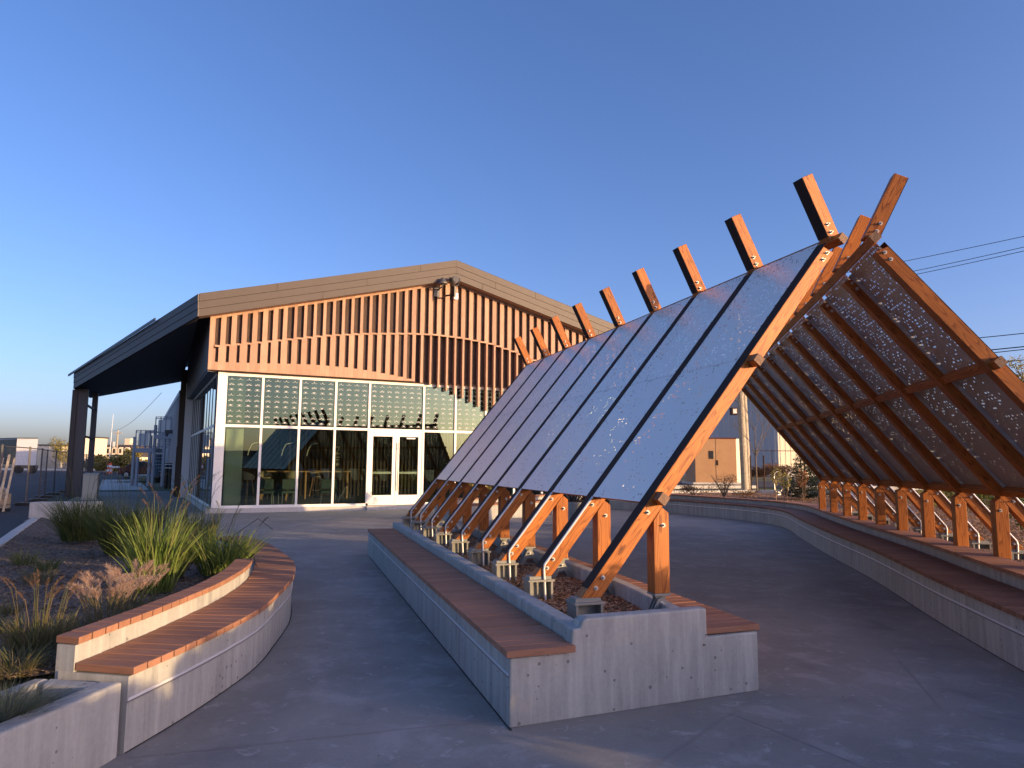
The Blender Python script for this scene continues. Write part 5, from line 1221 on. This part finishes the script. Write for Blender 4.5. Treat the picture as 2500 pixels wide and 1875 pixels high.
# pale utility poles
for u, y_, h_, l, r_ in ((1817, 32.6, 8.2, 'thick pale utility pole standing right of the tan enclosure', .17), (1826, 33.4, 8.0, 'second pale pole touching the thick one on its right', .14), (1688, 45, 8.0, 'pale post behind the left side of the tan enclosure', .16)):
    o = empty('utility_pole', at(u, y_, .40), 0, l, 'utility pole'); b = MB(); b.tube([(0, 0, 0), (-.16, 0, h_)], r_, 14, r1=r_ * .78); b.build('pole', M['polewood'], o)
    b = MB(); b.box(-.9, .9, -.06, .06, h_ - .9, h_ - .78); b.build('crossarm', M['polewood'], o)
o = empty('meter_box', at(1797, 33.2, 3.9), 0, 'small dark lamp box fixed beside the top of the thick pale pole', 'lamp'); b = MB(); b.box(-.18, .12, -.15, .15, 0, .34); b.build('housing', M['cap'], o); b = MB(); b.box(-.12, .06, -.16, -.151, .06, .28); b.build('lens', M['white'], o)
# overhead cables sweeping to the right
def cable(y0, u0, v0, y1, u1, v1, sag, r, label):
    def pt(u, v, y_):
        xx, yy = (u - 1250) / 1719, -(v - 937.5) / 1719; c, s_ = math.cos(PITCH), math.sin(PITCH); k = y_ / (c - yy * s_); return Vector((xx * k, y_, EYE + (s_ + yy * c) * k))
    P, Q = pt(u0, v0, y0), pt(u1, v1, y1); b = MB(); b.tube([P.lerp(Q, t / 14) - Vector((0, 0, sag * math.sin(math.pi * t / 14))) for t in range(15)], r, 5); return tag(b.build('cable', M['wire']), label, 'cable', 'overhead cables at right')
cable(32.6, 1812, 708, 22, 2800, 500, .1, .012, 'top overhead cable right of the right wing ridge')
cable(32.6, 1814, 736, 22, 2800, 522, .15, .012, 'second overhead cable just under the top one')
cable(32.6, 1816, 744, 22, 2800, 532, .15, .012, 'third overhead cable, closely below the second')
cable(33.4, 1826, 860, 24, 2900, 756, .2, .017, 'upper of the lower group of overhead cables at the right frame edge')
cable(33.4, 1826, 890, 24, 2900, 790, .2, .022, 'twisted middle cable of the lower group at the right frame edge')
cable(33.4, 1826, 898, 24, 2900, 792, .25, .017, 'cable touching the twisted one in the lower group')
cable(33.4, 1826, 930, 24, 2900, 818, .2, .020, 'lowest overhead cable at the right frame edge')
# big metal clad hall: shaded long side, sunlit end
cx_, y_ = rx(1901, 78), 78; o = empty('metal_warehouse', (cx_, y_, .40), 0, 'large grey metal clad hall with a sunlit right end behind the poles', 'building')
b = MB(); P = [(0, 0), (9, 3.5), (-6, 40), (-22, 33), (-13.5, 11)]
P = [(0, 0), (10, 2.2), (4, 30), (-26, 24), (-24, 16)]
b.xy(P, 0, 8.6); b.build('wall', M['metal_wall'], o)
def ribs(a, b2, n, m, nm):
    mb = MB(); A_, B_ = Vector((*a, 0)), Vector((*b2, 0)); d = (B_ - A_).normalized(); nrm = Vector((d.y, -d.x, 0))
    for i in range(n):
        p = A_.lerp(B_, (i + .5) / n); q = [p - d * .07, p + d * .07, p + d * .07 + nrm * .10, p - d * .07 + nrm * .10]; mb.xy([(v.x, v.y) for v in q], .3, 8.55)
    mb.build(nm, m, o)
ribs((-24, 16), (0, 0), 46, M['metal_wall'], 'wall_ribs'); ribs((0, 0), (10, 2.2), 16, M['cream'], 'wall_ribs')
b = MB(); b.xy([(.02, -.06), (10, 2.1), (10, 2.19), (.0, -.003)], .3, 8.56); b.build('end_wall', M['cream'], o)  # sunlight on this end put into a cream colour over the grey wall
b = MB(); b.xy([(-24.2, 15.7), (.05, -.3), (10.2, 2.0), (4, 30.2), (-26.2, 24)], 8.6, 8.95); b.build('roof_edge', M['cream'], o)  # sunlit top edge likewise coloured cream
b = MB(); b.xy([(-12.0, 7.9), (-11.2, 7.35), (-11.3, 7.2), (-12.1, 7.75)], .3, 8.5); b.build('downpipe', M['cap'], o)
b = MB(); b.xy([(-20, 16), (-2, 4), (2, 14), (-16, 24)], 8.95, 12.0); b.build('upper_storey', M['cream'], o)
# wire fence and dry shrubs in front of it
o = empty('chain_fence', at(1800, 62, .4), .08, 'tall wire fence in front of the grey metal hall', 'fence'); b = MB()
for i in range(9): b.tube([(i * 2.6 - 2, 0, 0), (i * 2.6 - 2, 0, 2.5)], .03, 6)
b.build('posts', M['cap'], o); b = MB(); b.tube([(-2, 0, 2.5), (19, 0, 2.5)], .02, 5); b.tube([(-2, 0, 2.42), (19, 0, 2.42)], .012, 5); b.tube([(-2, 0, .2), (19, 0, .2)], .015, 5); b.build('rails', M['cap'], o)
for i, (u, y_, h_, mm, l) in enumerate(((1836, 58, 1.2, 'leaf_red', 'rusty dry bush left of centre before the wire fence'), (1862, 57, 1.5, 'leaf_red', 'tall rusty dry bush behind the right tree stake'), (1890, 58, 1.3, 'leaf_brown', 'brown dry bush behind the bike hoops'), (1915, 56, 1.3, 'leaf_brown', 'tan dry bush against the sunlit wall of the hall'), (1812, 60, 1.1, 'leaf_brown', 'brown bush peeking right of the pale poles'))):
    shrub(rx(u, y_), y_, .4, h_, 1.4, l, M[mm], 130 + i, 'dry bushes before the wire fence', 10, 1300, .07)
# bicycle hoops
for u, l in ((1897, 'left oval steel bike hoop behind the saplings'), (1930, 'right oval steel bike hoop partly hidden by the spruce')):
    y_ = 27; o = empty('bike_hoop', at(u, y_, .41), .3, l, 'bike rack', 'oval bike hoops'); b = MB(); pts = []
    for i in range(25): a = R(360 * i / 24); pts.append((.17 * math.cos(a), 0, .50 + .22 * (1 if math.sin(a) > 0 else -1) * 1.0 + .17 * math.sin(a)))
    b.tube(pts, .018, 8, caps=False); b.build('hoop', M['galv'], o); b = MB(); b.box(-.06, .06, -.06, .06, 0, .13); b.build('foot', M['galv'], o)
# added unseen block behind the viewer, shaped to shade the ground near the camera
o = empty('sun_blocker', (11.5, -7.6, 0), SUN_AZ * math.pi / 180 * 0 - .45, 'long low grey sun blocker added out of view, behind and right of the viewer', 'shed')
b = MB(); b.box(-1.5, 1.5, -14, 4.1, 0, 2.0); b.build('wall', M['metal_wall'], o); b = MB(); b.hexa([(-1.8, -14.2, 2.0), (1.8, -14.2, 2.0), (1.8, 3.5, 2.0), (-1.8, 3.5, 2.0)], [(-.05, -14.2, 2.45), (.05, -14.2, 2.45), (.05, 3.5, 2.45), (-.05, 3.5, 2.45)]); b.build('roof', M['roofdark'], o)
power_pole(1250, -9.0, 9.0, 'tall pole behind the viewer that shows only as a reflection in the glazing', z0=0).location = (-4.5, -9, 0)
power_pole(1250, -9.0, 8.5, 'second tall pole farther behind the viewer, mirrored in the upper panes', z0=0).location = (1.5, -16, 0)
